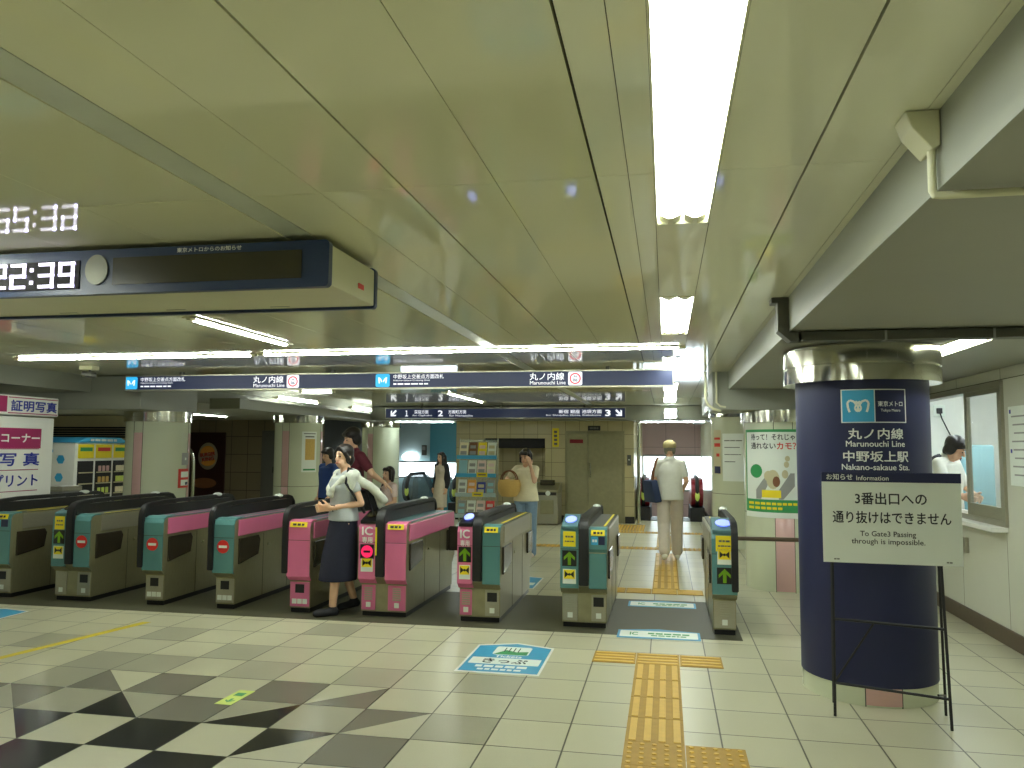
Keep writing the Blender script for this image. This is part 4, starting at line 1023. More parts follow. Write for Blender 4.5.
# ------------------------------------------------------------------ ticket gates
GL = 1.60
def gate(label, cx, y0, halves, side, sidex, housing=True, flap=None, rails=True, facel=None, dome=True, low=0.0):
    """halves: list of (x0, x1, kind, face colour, lower colour, marks) from left to right, kinds 'face' and 'ic'
       side: material of the long upper side panel, sidex +1/-1 the side it is on"""
    r = thing('ticket_gate', label, 'ticket gate', (cx, y0 + .8, 0), 'ticket gates in the row across the hall')
    xa, xb = halves[0][0], halves[-1][1]
    yb = y0 + GL
    b = MB(); b.box(xa + .02, xb - .02, y0 + .03, yb - .03, 0.002, .045); b.build('kick_plate', M['black'], r)
    b = MB(); b.box(xa + .012, xb - .012, y0 + .012, yb - .012, .045, .30, .004)
    b.prism([(y0 + .012, .295), (y0 - .045, .36), (yb + .045, .36), (yb - .012, .295)], 0, xa + .006, xb - .006)
    b.build('lower_cabinet', M['steel_d'], r)
    b = MB()
    b.prism([(y0 - .040, .36), (y0 - .040, .80), (y0 - .02, .835), (y0 + .02, .85), (yb - .02, .85), (yb + .02, .835), (yb + .040, .80), (yb + .040, .36)], 0, xa, xb)
    b.build('upper_cabinet', M['steel_d'], r)
    # top deck
    b = MB(); b.prism([(y0 + .06, .851), (y0 + .06, .858), (yb - .06, .858), (yb - .06, .851)], 0, xa + .02, xb - .004); b.build('top_deck', M['grey_d'] if side is None else M['teal_d'], r)
    b = MB(); b.box(xb - .05, xb - .03, y0 + .2, yb - .1, .859, .861); b.box(xa + .06, xa + .075, y0 + .2, yb - .1, .859, .861) ; b.build('deck_stripe', M['yellow'] if side is None else M['gpink'], r)
    for (x0, x1, kind, fm, lm, marks) in halves:
        # coloured front face, wrapping over the top edge
        b = MB()
        b.prism([(y0 - .052, .345), (y0 - .052, .80), (y0 - .030, .845), (y0 + .02, .864), (y0 + .09, .864), (y0 + .09, .85), (y0 + .02, .85), (y0 - .02, .835), (y0 - .040, .80), (y0 - .040, .36), (y0 - .02, .338)], 0, x0 + .003, x1 - .003)
        b.build('front_face', fm, r)
        b = MB(); b.prism([(y0 + .003, .30), (y0 - .052, .345), (y0 - .045, .36), (y0 + .012, .30)], 0, x0 + .004, x1 - .004)
        b.build('front_skirt', lm if lm is not None else M['steel_d'], r)
        # seam
        b = MB(); b.box(x0 + .003, x1 - .003, y0 - .0535, y0 - .05, .676, .680); b.build('face_seam', M['joint'], r)
        b = MB(); b.box(x0 + .018, x1 - .018, y0 + .004, y0 + .012, .06, .285, .002); o = b.build('service_door', lm if lm is not None else M['steel'], r)
        w_ = x1 - x0; cxh = (x0 + x1) / 2
        if kind in ('ic', 'ic2'):
            b = MB()
            for k in range(6): b.box(cxh - .038, cxh + .038, y0 + .0005, y0 + .004, .15 + k * .02, .163 + k * .02)
            b.build('grille', M['steel'], o)
            b = MB(); b.box(cxh - .022, cxh + .022, y0 + .001, y0 + .004, .085, .13); b.build('number_plate', M['whiteb'], o)
            # reader pod rising to the rear on top
            if kind == 'ic': b = MB(); b.prism([(y0 - .045, .845), (y0 - .045, .875), (y0 + .22, .955), (y0 + .26, .955), (y0 + .26, .845)], 0, x0 + .01, x1 - .01, .006); b.build('reader_pod', M['black'] if fm is not M['teal'] else M['teal_d'], r)
            b = MB(); v_ = Vector((0, .265, .08)).normalized(); o_p = Vector((cxh, y0 + .09, .845 + .030 + .135 * .302 + .0042))
            if kind == 'ic': shape(b, o_p, X, v_, disc_pts(w_ * .30, .075, 30), .006); b.build('reader_disc', M['rd_blue'] if not marks.get('off') else M['screen'], r)
        else:
            b = MB(); b.box(cxh - .045, cxh + .045, y0 + .0005, y0 + .004, .185, .265, .002); b.build('return_slot', M['black'], o)
            b = MB(); b.box(cxh - .022, cxh + .022, y0 + .001, y0 + .004, .085, .13); b.build('number_plate', M['whiteb'], o)
            if marks.get('two'):
                b = MB(); b.box(cxh - .075, cxh - .03, y0 + .001, y0 + .004, .085, .13); b.box(cxh + .03, cxh + .075, y0 + .001, y0 + .004, .085, .13); b.build('number_plate', M['whiteb'], o)
        yf = y0 - .0545
        def plate(nm, m_, cxx, cz, ww, hh, th=.003): b = MB(); rect(b, (cxx, yf + .003, cz), X, Z, ww, hh, th); return b.build(nm, m_, r)
        if marks.get('stop'):
            b = MB(); shape(b, (cxh, yf + .003, .595), X, Z, disc_pts(.062, .062), .004); o2 = b.build('no_entry_disc', M['red'], r)
            b = MB(); rect(b, (cxh, yf - .0012, .595), X, Z, .085, .024, .002); b.build('bar', M['whiteb'], o2)
        if marks.get('stoplit'):
            plate('signal_window', M['black'], cxh, .595, w_ * .78, .13)
            b = MB(); shape(b, (cxh, yf - .0005, .595), X, Z, disc_pts(.056, .056), .003); o2 = b.build('no_entry_light', M['stopred'], r)
            b = MB(); rect(b, (cxh, yf - .0036, .595), X, Z, .064, .020, .002); b.build('bar', M['black'], o2)
        if marks.get('arrow'):
            z_ = marks['arrow']
            o2 = plate('signal_window', M['black'], cxh, z_, min(.125, w_ * .8), .135)
            b = MB(); shape(b, (cxh, yf - .0005, z_), X, Z, arrow_pts(.115), .002); b.build('green_arrow', M['arrow'], o2)
        if marks.get('flash'):
            z_ = marks['flash']
            o2 = plate('warning_label', M['whiteb'], cxh, z_, min(.115, w_ * .7), .125)
            b = MB(); rect(b, (cxh, yf - .0008, z_ + .018), X, Z, min(.10, w_ * .6), .078, .0015); b.build('yellow_patch', M['yellow'], o2)
            b = MB()
            for s_ in (-1, 1): shape(b, (cxh, yf - .0024, z_ + .018), X, Z, [(s_ * .006, 0), (s_ * .040, .03), (s_ * .040, -.03)], .0008)
            shape(b, (cxh, yf - .0024, z_ + .018), X, Z, disc_pts(.012, .012, 10), .0008)
            b.build('flap_symbol', M['black'], o2)
        if marks.get('ic'):
            b = MB(); put_text(b, 'IC', (cxh, yf - .0002, .782), X, Z, w_ * .62, .078, .03); put_text(b, '専用', (cxh, yf - .0002, .70), X, Z, w_ * .58, .055, .02); b.build('lettering', M['ink_w'], r)
        if marks.get('sticker'):
            z_ = marks['sticker']
            o2 = plate('yellow_sticker', M['yellow'], cxh, z_, w_ * .66, .13)
            b = MB(); bars(b, (cxh, yf - .0004, z_ + .02), X, Z, w_ * .42, .016, 3, 7); bars(b, (cxh, yf - .0004, z_ - .02), X, Z, w_ * .48, .012, 4, 8); b.build('print', M['ink_g'], o2)
        if marks.get('tag'):
            b = MB(); rect(b, (cxh, y0 - .0522, .823), X, Vector((0, .32, .95)), w_ * .74, .05, .004); o2 = b.build('yellow_tag', M['yellow'], r)
            b = MB(); bars(b, (cxh, y0 - .0566, .823), X, Vector((0, .32, .95)), w_ * .5, .022, 3, 9); b.build('print', M['ink'], o2)
        if marks.get('bluetag'):
            b = MB(); rect(b, (cxh - w_ * .18, yf + .003, .755), X, Z, w_ * .36, .07, .003); o2 = b.build('blue_label', M['blue'], r)
            b = MB(); rect(b, (cxh + w_ * .2, yf + .003, .755), X, Z, w_ * .34, .07, .003); b.build('navy_label', M['navy'], r)
            b = MB(); bars(b, (cxh - w_ * .18, yf - .0004, .755), X, Z, w_ * .26, .022, 2, 10); b.build('print', M['ink_w'], o2)
        if marks.get('slot'):
            b = MB(); b.prism([(y0 - .05, .36), (y0 - .105, .36), (y0 - .115, .62), (y0 - .115, .655), (y0 - .05, .672)], 0, x0 + .012, x1 - .004, .004); o2 = b.build('ticket_box', M['teal'], r)
            b = MB(); b.prism([(y0 - .117, .655), (y0 - .117, .662), (y0 - .05, .680), (y0 - .05, .673)], 0, x0 + .010, x1 - .002); b.build('ticket_shelf', M['steel_b'], o2)
        if marks.get('ystrip'):
            b = MB(); b.box(x1 - .0, x1 + .016, yf - .022, yf - .018, .565, .82); b.build('yellow_strip', M['yellow'], r)
    # black divider / handrail
    hx = facel if facel is not None else xa + .028
    rw_ = .042 if len(halves) > 1 else .028
    if rails:
        path = [(hx, y0 - .050, .37), (hx, y0 - .054, .60), (hx, y0 - .054, .84), (hx, y0 - .044, .905 - low), (hx, y0 - .01, .95 - low), (hx, y0 + .06, .968 - low), (hx, y0 + .3, .982 - low), (hx, yb - .12, .982 - low), (hx, yb - .03, .962 - low), (hx, yb + .02, .915 - low), (hx, yb + .03, .856)]
        b = MB()
        t = bmesh.new(); q = []
        for i, p in enumerate(path):
            a = Vector(path[max(0, i - 1)]); c_ = Vector(path[min(len(path) - 1, i + 1)]); d = (c_ - a).normalized(); nn = Vector((0, -d.z, d.y))
            p = Vector(p)
            q.append([t.verts.new(p + X * sx * rw_ + nn * sn) for sx, sn in ((-1, -.018), (1, -.018), (1, .022), (-1, .022))])
        for i in range(len(q) - 1):
            for k in range(4): t.faces.new((q[i][k], q[i][(k + 1) % 4], q[i + 1][(k + 1) % 4], q[i + 1][k]))
        t.faces.new(q[0]); t.faces.new(q[-1]); bmesh.ops.recalc_face_normals(t, faces=t.faces[:]); bmesh.ops.bevel(t, geom=t.edges[:], offset=.006, segments=2, affect='EDGES')
        b._take(t); b.build('handrail', M['rubber'], r, smooth=True)
        b = MB(); b.box(hx - rw_ * .8, hx + rw_ * .8, y0 - .02, yb - .02, .85, .955 - low); b.build('rail_web', M['rubber'], r)
    if dome:
        b = MB(); b.ell((hx + .0, yb - .32, 1.0 - low), (.040, .075, .024)); b.build('sensor_dome', M['whiteb'], r, smooth=True)
    # side details
    sx = xb if sidex > 0 else xa
    def side_plate(nm, m_, ya, yb_, za, zb, th): 
        b = MB(); b.box(min(sx, sx + sidex * th), max(sx, sx + sidex * th), ya, yb_, za, zb, .003); return b.build(nm, m_, r)
    if side is not None: side_plate('side_panel', side, y0 + .02, yb - .03, .690, .842, .012)
    else: side_plate('side_panel', M['steel'], y0 + .10, yb - .10, .690, .842, .006)
    if housing:
        b = MB(); w0, w1 = (sx, sx + sidex * .018)
        b.prism([(y0 + .03, .665), (y0 + .40, .665), (y0 + .43, .62), (y0 + .40, .475), (y0 + .03, .42)], 0, min(w0, w1), max(w0, w1), .006); b.build('flap_housing', M['smoke'], r)
        b = MB(); b.box(min(w0, sx + sidex * .02), max(w0, sx + sidex * .02), yb - .30, yb - .02, .45, .665, .008); b.build('flap_housing', M['smoke'], r)
        for ys_ in (.52, 1.05): b = MB(); b.box(min(w0, sx + sidex * .002), max(w0, sx + sidex * .002), y0 + ys_, y0 + ys_ + .004, .05, .67); b.build('side_seam', M['joint'], r)
        b = MB(); b.tube([(sx - sidex * .01, y0 + .62, .55), (sx + sidex * .01, y0 + .62, .55)], .014, 12); b.build('key_lock', M['steel_b'], r)
    if flap:
        b = MB(); b.box(sx, sx + flap, yb - .22, yb - .19, .44, .70, .010); b.build('flap', M['smoke'], r)
    return r
T_, P_, S_ = M['teal'], M['gpink'], None
gate('leftmost ticket gate, teal front with yellow and blue labels, cut by the picture edge', -6.66, 7.12, [(-6.78, -6.55, 'face', T_, None, dict(tag=1, bluetag=1))], None, 1, facel=-6.795, flap=.26)
gate('second ticket gate from the left, teal, green arrow half beside a red no-entry half', -5.84, 7.12, [(-6.06, -5.895, 'ic', T_, None, dict(off=1, sticker=.775, arrow=.635, flash=.485)), (-5.81, -5.63, 'face', T_, None, dict(stop=1))], None, 1, facel=-5.853, flap=.26)
gate('third ticket gate from the left, teal no-entry front with a pink side', -4.92, 7.10, [(-5.03, -4.81, 'face', T_, None, dict(stop=1, two=1))], P_, 1, facel=-5.045, flap=.26)
gate('fourth ticket gate from the left, teal no-entry front, next to the narrow pink gate', -4.16, 7.09, [(-4.27, -4.05, 'face', T_, None, dict(stop=1, two=1))], P_, 1, facel=-4.285, flap=.26)
gate('narrow pink ticket gate just left of the walking woman in the navy skirt', -3.39, 7.08, [(-3.50, -3.27, 'face', P_, P_, dict(tag=1, two=1))], P_, 1, facel=-3.515)
gate('wide all-pink ticket gate with a lit red no-entry light and IC lettering', -2.59, 7.08, [(-2.79, -2.62, 'ic', P_, P_, dict(off=1, ic=1, stoplit=1, flash=.475, ystrip=1)), (-2.535, -2.33, 'ic2', P_, P_, dict(tag=1))], P_, 1, facel=-2.578, flap=.34)
gate('half pink half teal ticket gate with a green arrow under IC lettering', -1.65, 7.05, [(-1.845, -1.70, 'ic', P_, P_, dict(ic=1, arrow=.60, flash=.445)), (-1.615, -1.45, 'face', T_, None, dict(tag=1))], None, 1, facel=-1.658, low=.045)
gate('teal ticket gate with a protruding ticket box, left side of the wide open lane', -0.71, 7.03, [(-0.915, -0.75, 'ic', T_, None, dict(sticker=.765, arrow=.60, flash=.445)), (-0.665, -0.505, 'face', T_, None, dict(tag=1, bluetag=1, slot=1))], None, 1, facel=-0.708, low=.045)
gate('narrow teal rightmost ticket gate with a glowing blue reader', 0.47, 7.0, [(0.365, 0.575, 'ic', T_, None, dict(sticker=.765, arrow=.50, flash=.655))], None, -1, facel=0.553, low=.045)

# ------------------------------------------------------------------ photo booth (far left)
r = thing('photo_booth', 'white ID photo booth with magenta and blue lettering at the left edge', 'photo booth', (-7.7, 6.9, 0))
b = MB(); b.box(-8.5, -6.95, 5.8, 8.05, .02, 1.86, .01); b.build('body', M['white'], r)
b = MB(); b.box(-8.52, -6.93, 5.78, 8.08, 1.875, 2.09, .01); b.build('header_box', M['white'], r)
BXs = -6.948
def bt(mb, s, y, z, w, h, bold=.025): put_text(mb, s, (BXs + .0035, y, z), Y, Z, w, h, bold)
b = MB(); b.box(-6.93, -6.926, 5.9, 7.34, 1.905, 2.075); b.box(BXs, BXs + .002, 6.2, 7.86, 1.515, 1.735); b.build('magenta_band', M['magenta'], r)
b = MB(); put_text(b, '証明写真', (-6.926, 7.72, 1.978), Y, Z, .66, .125, .03); bt(b, '証 明 写 真', 7.25, 1.395, 1.2, .15)
bt(b, '写真プリント', 7.36, 1.165, .96, .14); b.build('lettering', M['ink_b'], r)
b = MB(); bt(b, 'フォトコーナー', 7.36, 1.625, .96, .10); b.build('lettering', M['ink_w'], r)
b = MB()
for zz in (1.505, 1.275, 1.045): b.box(BXs, BXs + .002, 6.2, 7.84, zz, zz + .008)
b.box(-6.93, -6.926, 7.36, 8.06, 1.892, 1.902); b.box(-6.93, -6.926, 7.36, 8.06, 2.06, 2.07)
b.build('ruled_line', M['magenta'], r)
r = thing('steel_bin', 'small grey steel bin just behind the photo booth corner', 'bin', (-7.2, 8.5, 0))
b = MB(); b.box(-7.36, -7.06, 8.35, 8.65, 0.02, 1.0, .012); b.build('body', M['grey'], r)
b = MB(); b.box(-7.38, -7.04, 8.33, 8.67, 1.0, 1.06, .012); b.build('lid', M['steel'], r)
b = MB(); b.box(-7.04, -7.038, 8.42, 8.58, .90, .96); b.box(-7.059, -7.056, 8.42, 8.58, .86, .94); b.build('slot', M['black'], r)

# ------------------------------------------------------------------ snack vending machine
r = thing('vending_machine', 'cream snack vending machine with a blue roof and yellow panels', 'vending machine', (-10.8, 13.1, 0))
VX, V0, V1 = -10.3, 12.45, 13.85
b = MB(); b.box(-10.95, VX, V0, V1, .02, 1.60, .01); b.build('body', M['white'], r)
b = MB(); b.prism([(V0 - .02, 1.60), (V0 + .25, 1.70), (V1 - .25, 1.70), (V1 + .02, 1.60)], 0, -10.98, VX + .03); b.build('roof', M['blue'], r)
b = MB(); bars(b, (VX + .031, (V0 + V1) / 2, 1.648), Y, Z, .7, .04, 5, 13); b.build('print', M['ink_w'], r)
for k, (ya, yb_) in enumerate(((12.53, 12.92), (12.98, 13.40), (13.46, 13.80))):
    b = MB(); b.box(VX, VX + .012, ya, yb_, 1.32, 1.57); o = b.build('price_panel', M['yellow'], r)
    b = MB(); rect(b, (VX + .0125, (ya + yb_) / 2, 1.48), Y, Z, (yb_ - ya) * .8, .07, .001); o2 = b.build('print', M['green'] if k != 1 else M['ink_r'], o)
    b = MB(); b.box(VX, VX + .012, ya, yb_, .35, 1.27); o = b.build('window', M['dark'], r)
    for j in range(4):
        b = MB(); b.box(VX + .012, VX + .03, ya + .02, yb_ - .02, .45 + j * .20, .47 + j * .20); b.build('shelf', M['cream'], o)
        if k:
            b = MB()
            for q_ in range(3):
                yy = ya + .06 + q_ * (yb_ - ya - .1) / 3
                b.box(VX + .013, VX + .034, yy, yy + .07, .475 + j * .2, .58 + j * .2, .01)
            b.build('snack_pack', [M['shirt_c'], M['lime'], M['straw'], M['pink']][j if k == 1 else 1 - j % 2], o)
b = MB()
for k, (xx, zz) in enumerate(((-10.82, 1.45), (-10.58, 1.30), (-10.84, 1.14), (-10.60, .98), (-10.86, .82))):
    shape(b, (xx, V0 - .001, zz), X, Z, [( .085 * math.cos(a * PI / 3), .085 * math.sin(a * PI / 3)) for a in range(6)], .002)
b.build('blue_hexagon', M['blue'], r)

# ------------------------------------------------------------------ wall graphic and curved pipe at rear left
r = thing('restaurant_poster', 'dark illuminated burger restaurant poster on the brown wall', 'poster', (-11.5, 18.49, 1.1))
b = MB(); b.box(-12.15, -10.95, 18.46, 18.499, .25, 1.90, .004); b.build('backing', mat('dark_maroon_print', (46, 20, 18), .3), r)
c0 = Vector((-11.42, 18.4595, 1.30))
b = MB(); shape(b, c0, X, Z, disc_pts(.27, .34, 40), .003); b.build('logo_rim', M['steel'], r)
b = MB(); shape(b, c0 - Y * .002, X, Z, rotp([(.20 * math.cos(PI * k / 12), .09 + .17 * math.sin(PI * k / 12)) for k in range(13)], .12), .003); shape(b, c0 - Y * .002, X, Z, rotp([(.20 * math.cos(PI * k / 12), -.12 - .13 * math.sin(PI * k / 12)) for k in range(13)], .12), .003); b.build('logo_bun', M['bun'], r)
b = MB(); U1 = Vector((math.cos(.12), 0, math.sin(.12))); V1_ = Vector((-math.sin(.12), 0, math.cos(.12)))
put_text(b, 'BURGER', c0 - Y * .006 + V1_ * .045, U1, V1_, .42, .10, .05); put_text(b, 'KING', c0 - Y * .006 - V1_ * .075, U1, V1_, .34, .10, .05); b.build('lettering', M['bkred'], r)
b = MB(); shape(b, (-11.5, 18.4575, .62), X, Z, disc_pts(.34, .13, 30), .002); b.build('burger_picture', M['strap'], r)
r = thing('curved_rail', 'chrome curved handrail standing right of the first left pillar', 'handrail', (-6.9, 12.6, 0))
b = MB(); b.tube([(-8.0, 12.5, 0), (-8.0, 12.5, 1.25)] + [(-8.0 - .25 * (1 - math.cos(k * PI / 12)), 12.5 , 1.25 + .32 * math.sin(k * PI / 12)) for k in range(1, 7)], .028, 12); b.build('tube', M['steel_b'], r, smooth=True)
b = MB(); b.lathe([(.07, 0), (.07, .02), (.04, .03)], (-8.0, 12.5), 20); b.build('floor_flange', M['steel'], r)

# ------------------------------------------------------------------ leaflet rack
RX0, RX1, RY, = -3.22, -2.58, 12.05
r = thing('leaflet_rack', 'clear leaflet rack with blue shelf edges beside the woman with the basket bag', 'leaflet rack', ((RX0 + RX1) / 2, RY, 0))
b = MB()
for xx in (RX0 + .012, RX1 - .012): b.tube([(xx, RY + .22, .02), (xx, RY + .22, 1.70)], .012, 8); b.tube([(xx, RY + .02, .02), (xx, RY + .02, .28)], .012, 8)
b.box(RX0, RX1, RY - .06, RY + .30, 0, .03, .006); b.build('frame', M['steel'], r)
b = MB(); b.box(RX0, RX1, RY + .225, RY + .232, .28, 1.68); b.build('back_panel', M['acryl'], r)
b = MB(); b.prism([(RY - .02, .05), (RY - .02, .34), (RY + .2, .40), (RY + .2, .05)], 0, RX0 + .02, RX1 - .02); b.build('lower_panel', M['lbluew'], r)
shelves = [(1.40, .20, 'top'), (1.12, .16, 'second'), (.82, .13, 'third'), (.50, .10, 'lowest')]
for z_, dy, nm in shelves:
    b = MB(); b.box(RX0, RX1, RY + dy - .12, RY + .225, z_ - .015, z_, .002); s_ = b.build('shelf', M['acryl'], r)
    b = MB(); b.box(RX0, RX1, RY + dy - .13, RY + dy - .12, z_ - .025, z_ + .035, .002); b.build('shelf_edge', M['blue'] if nm in ('top', 'second') else M['lbluew'], s_)
cols = {'white': M['whiteb'], 'cream': M['shirt_c'], 'yellow': M['yellow'], 'pink': M['pink_c'], 'green': M['green'], 'blue': M['ink_b'], 'orange': M['bun'], 'red': M['red'], 'grey': M['grey'], 'pale blue': M['sky_c'], 'brown': M['strap']}
plan = {'top': ['cream', 'brown', 'yellow', 'white'], 'second': ['pale blue', 'white', 'pink', 'cream'], 'third': ['white', 'orange', 'blue', 'grey'], 'lowest': ['grey', 'white', 'pink', 'red']}
pos_w = ['first from the left', 'second from the left', 'third from the left', 'rightmost']
for z_, dy, nm in shelves:
    for k, cn in enumerate(plan[nm]):
        xw = (RX1 - RX0 - .04) / 4; xx = RX0 + .02 + xw * (k + .5); y_ = RY + dy - .085
        r2 = thing('leaflet', '%s leaflet on the %s shelf of the leaflet rack, %s' % (cn, nm, pos_w[k]), 'leaflet', (xx, y_, z_), 'leaflets in the rack')
        hh = .235 if nm != 'third' or k != 2 else .20
        b = MB(); t0 = xw * .44
        b.prism([(y_, z_ + .001), (y_ + .018, z_ + .001), (y_ + .075, z_ + hh), (y_ + .060, z_ + hh)], 0, xx - t0, xx + t0); b.build('pages', cols[cn], r2)
        v_ = Vector((0, .06, hh)).normalized()
        b = MB(); rect(b, Vector((xx, y_ + .042, z_ + hh * .70)) - Y * .003, X, v_, xw * .6, .05, .001); rect(b, Vector((xx, y_ + .018, z_ + hh * .3)) - Y * .003, X, v_, xw * .66, .06, .001); b.build('cover_print', M[['grey', 'sky_c', 'pink_c', 'grey', 'cream'][(k * 2 + len(nm)) % 5]], r2)
for z_, dy, nm, xx in ((1.12, .16, 'second', RX0 + .42), (.82, .13, 'third', RX0 + .36), (.50, .10, 'lowest', RX0 + .46)):
    r2 = thing('price_card', 'yellow card on the edge of the %s shelf of the leaflet rack' % nm, 'card', (xx, RY + dy - .14, z_))
    b = MB(); b.box(xx - .085, xx + .085, RY + dy - .137, RY + dy - .1305, z_ - .02, z_ + .05); b.build('card', M['yellow'], r2)
    b = MB(); rect(b, (xx, RY + dy - .138, z_ + .015), X, Z, .12, .018, .0006); b.build('print', M['ink_g'], r2)

# ------------------------------------------------------------------ fare adjustment machine by the rear wall
r = thing('fare_machine', 'low stainless fare machine on the floor before the recess in the tiled wall', 'fare machine', (-2.5, 16.4, 0))
b = MB(); b.box(-2.95, -2.62, 16.15, 16.75, .02, .70, .01); b.box(-2.61, -2.16, 16.15, 16.75, .02, .70, .01); b.build('body', M['steel'], r)
b = MB(); b.prism([(16.12, .64), (16.12, .70), (16.45, .84), (16.75, .84), (16.75, .64)], 0, -2.96, -2.15, .006); b.build('console', M['steel_d'], r)
b = MB(); b.box(-2.58, -2.19, 16.112, 16.12, .60, .66); b.build('dark_band', M['dark'], r)
b = MB(); b.box(-2.52, -2.25, 16.135, 16.15, .22, .50, .006); b.build('service_door', M['steel_d'], r)
b = MB(); shape(b, (-2.36, 16.112, .64), X, Z, disc_pts(.05, .05, 20), .004); b.build('coin_plate', M['whiteb'], r)
b = MB(); b.box(-2.55, -2.25, 16.30, 16.40, .80, .90, .01); b.build('display', M['screen'], r)

# ------------------------------------------------------------------ escalators
def escalator(label, xa, xb, y0, side_m, spot=True):
    r = thing('escalator', label, 'escalator', ((xa + xb) / 2, y0, 0))
    w = .30
    L1 = 1.3
    for x0, x1 in ((xa, xa + w), (xb - w, xb)):
        xm = (x0 + x1) / 2
        b = MB(); b.box(x0, x1, y0 + .05, y0 + .6, 0, .30, .01); b.prism([(y0 + .6, 0), (y0 + .6, .30), (y0 + L1, .30), (y0 + L1 + 3.0, -1.7), (y0 + L1 + 3.0, -2.0), (y0 + L1, 0)], 0, x0, x1); b.build('skirt', M['blackm'], r)
        b = MB(); prof = [(y0 + .35 - .32 * math.sin(k * PI / 10), .60 - .30 * math.cos(k * PI / 10)) for k in range(11)]
        b.prism(prof + [(y0 + L1, .90), (y0 + L1 + 3.0, -1.1), (y0 + L1 + 3.0, -1.7), (y0 + L1, .30)], 0, xm - .125, xm + .125); b.build('balustrade', side_m, r)
        pth = [(xm, y0 + .35 - .34 * math.sin(k * PI / 10), .61 - .32 * math.cos(k * PI / 10)) for k in range(11)] + [(xm, y0 + L1, .93), (xm, y0 + L1 + 3.0, -1.07)]
        b = MB(); b.tube(pth, .04, 10); b.build('handrail', M['rubber'], r, smooth=True)
        if spot:
            b = MB(); b.ell((xm, y0 + .0, .55), (.05, .03, .11)); b.build('newel_spot', M['lime'], r, smooth=True)  # pale yellow-green spot on the newel front, not emissive
    b = MB(); b.box(xa + w, xb - w, y0 + .1, y0 + .9, 0.0, .012)
    for k in range(10): b.box(xa + w, xb - w, y0 + .12 + k * .08, y0 + .14 + k * .08, .012, .016)
    b.build('landing_plate', M['floorsil'], r)
    for k in range(8):
        b = MB(); b.box(xa + w + .01, xb - w - .01, y0 + .9 + k * .4, y0 + 1.3 + k * .4, -.2 - k * .2 - .0, -.01 - k * .2); b.build('step', M['steel_d'], r)
    return r
escalator('escalator with maroon sides in the right passage ahead of the man in the cap', -0.64, 0.80, 17.6, M['maroon'])
escalator('escalator with grey glass sides behind the woman in the black cardigan', -6.0, -4.58, 17.6, M['glass_g'])
r = thing('steel_post', 'shiny steel posts at the left side of the right escalator passage', 'post', (-.55, 16.8, 0))
b = MB(); b.tube([(-.56, 16.75, 0), (-.56, 16.75, 2.12)], .035, 16); b.build('pole', M['steel_b'], r, smooth=True)
b = MB(); b.lathe([(.06, 0), (.06, .02), (.04, .03)], (-.56, 16.75), 20); b.lathe([(.055, 2.09), (.055, 2.129)], (-.56, 16.75), 20); b.build('flange', M['steel'], r)

# ------------------------------------------------------------------ people
def fuse(mb, name, mats, parent=None, vox=0.0075, it=3, shrink=0.0):
    """one continuous skin over everything in mb"""
    me = bpy.data.meshes.new('tmp'); mb.bm.to_mesh(me); mb.bm.free()
    o = bpy.data.objects.new('tmp', me); COL.objects.link(o)
    m = o.modifiers.new('r', 'REMESH'); m.mode = 'VOXEL'; m.voxel_size = vox
    if it:
        m2 = o.modifiers.new('s', 'SMOOTH'); m2.factor = 0.5; m2.iterations = it
    dg = bpy.context.evaluated_depsgraph_get()
    out = bpy.data.meshes.new_from_object(o.evaluated_get(dg)); out.name = name
    bpy.data.objects.remove(o); bpy.data.meshes.remove(me)
    out.materials.clear()
    for k in (mats if isinstance(mats, (list, tuple)) else [mats]): out.materials.append(k)
    for p in out.polygons: p.use_smooth = True; p.material_index = 0
    r = bpy.data.objects.new(name, out); COL.objects.link(r)
    if parent is not None: r.parent = parent
    return r
def child(mb, name, m, parent, smooth=True):
    me = bpy.data.meshes.new(name); mb.bm.to_mesh(me); mb.bm.free(); me.materials.append(m)
    if smooth:
        for p in me.polygons: p.use_smooth = True
    o = bpy.data.objects.new(name, me); COL.objects.link(o); o.parent = parent
    return o

J0 = dict(hl=(.095, 0, .92), kl=(.10, -.015, .50), al=(.10, .02, .085), tl=(.115, -.155, .03), hr=(-.095, 0, .92), kr=(-.10, -.015, .50), ar=(-.10, .02, .085), tr=(-.115, -.155, .03),
          pel=(0, .005, .95), wai=(0, .0, 1.10), che=(0, -.01, 1.28), nek=(0, .02, 1.44), hea=(0, -.012, 1.585),
          sl=(.165, .01, 1.385), el=(.215, .035, 1.11), wl=(.215, -.03, .87), sr=(-.165, .01, 1.385), er=(-.215, .035, 1.11), wr=(-.215, -.03, .87))

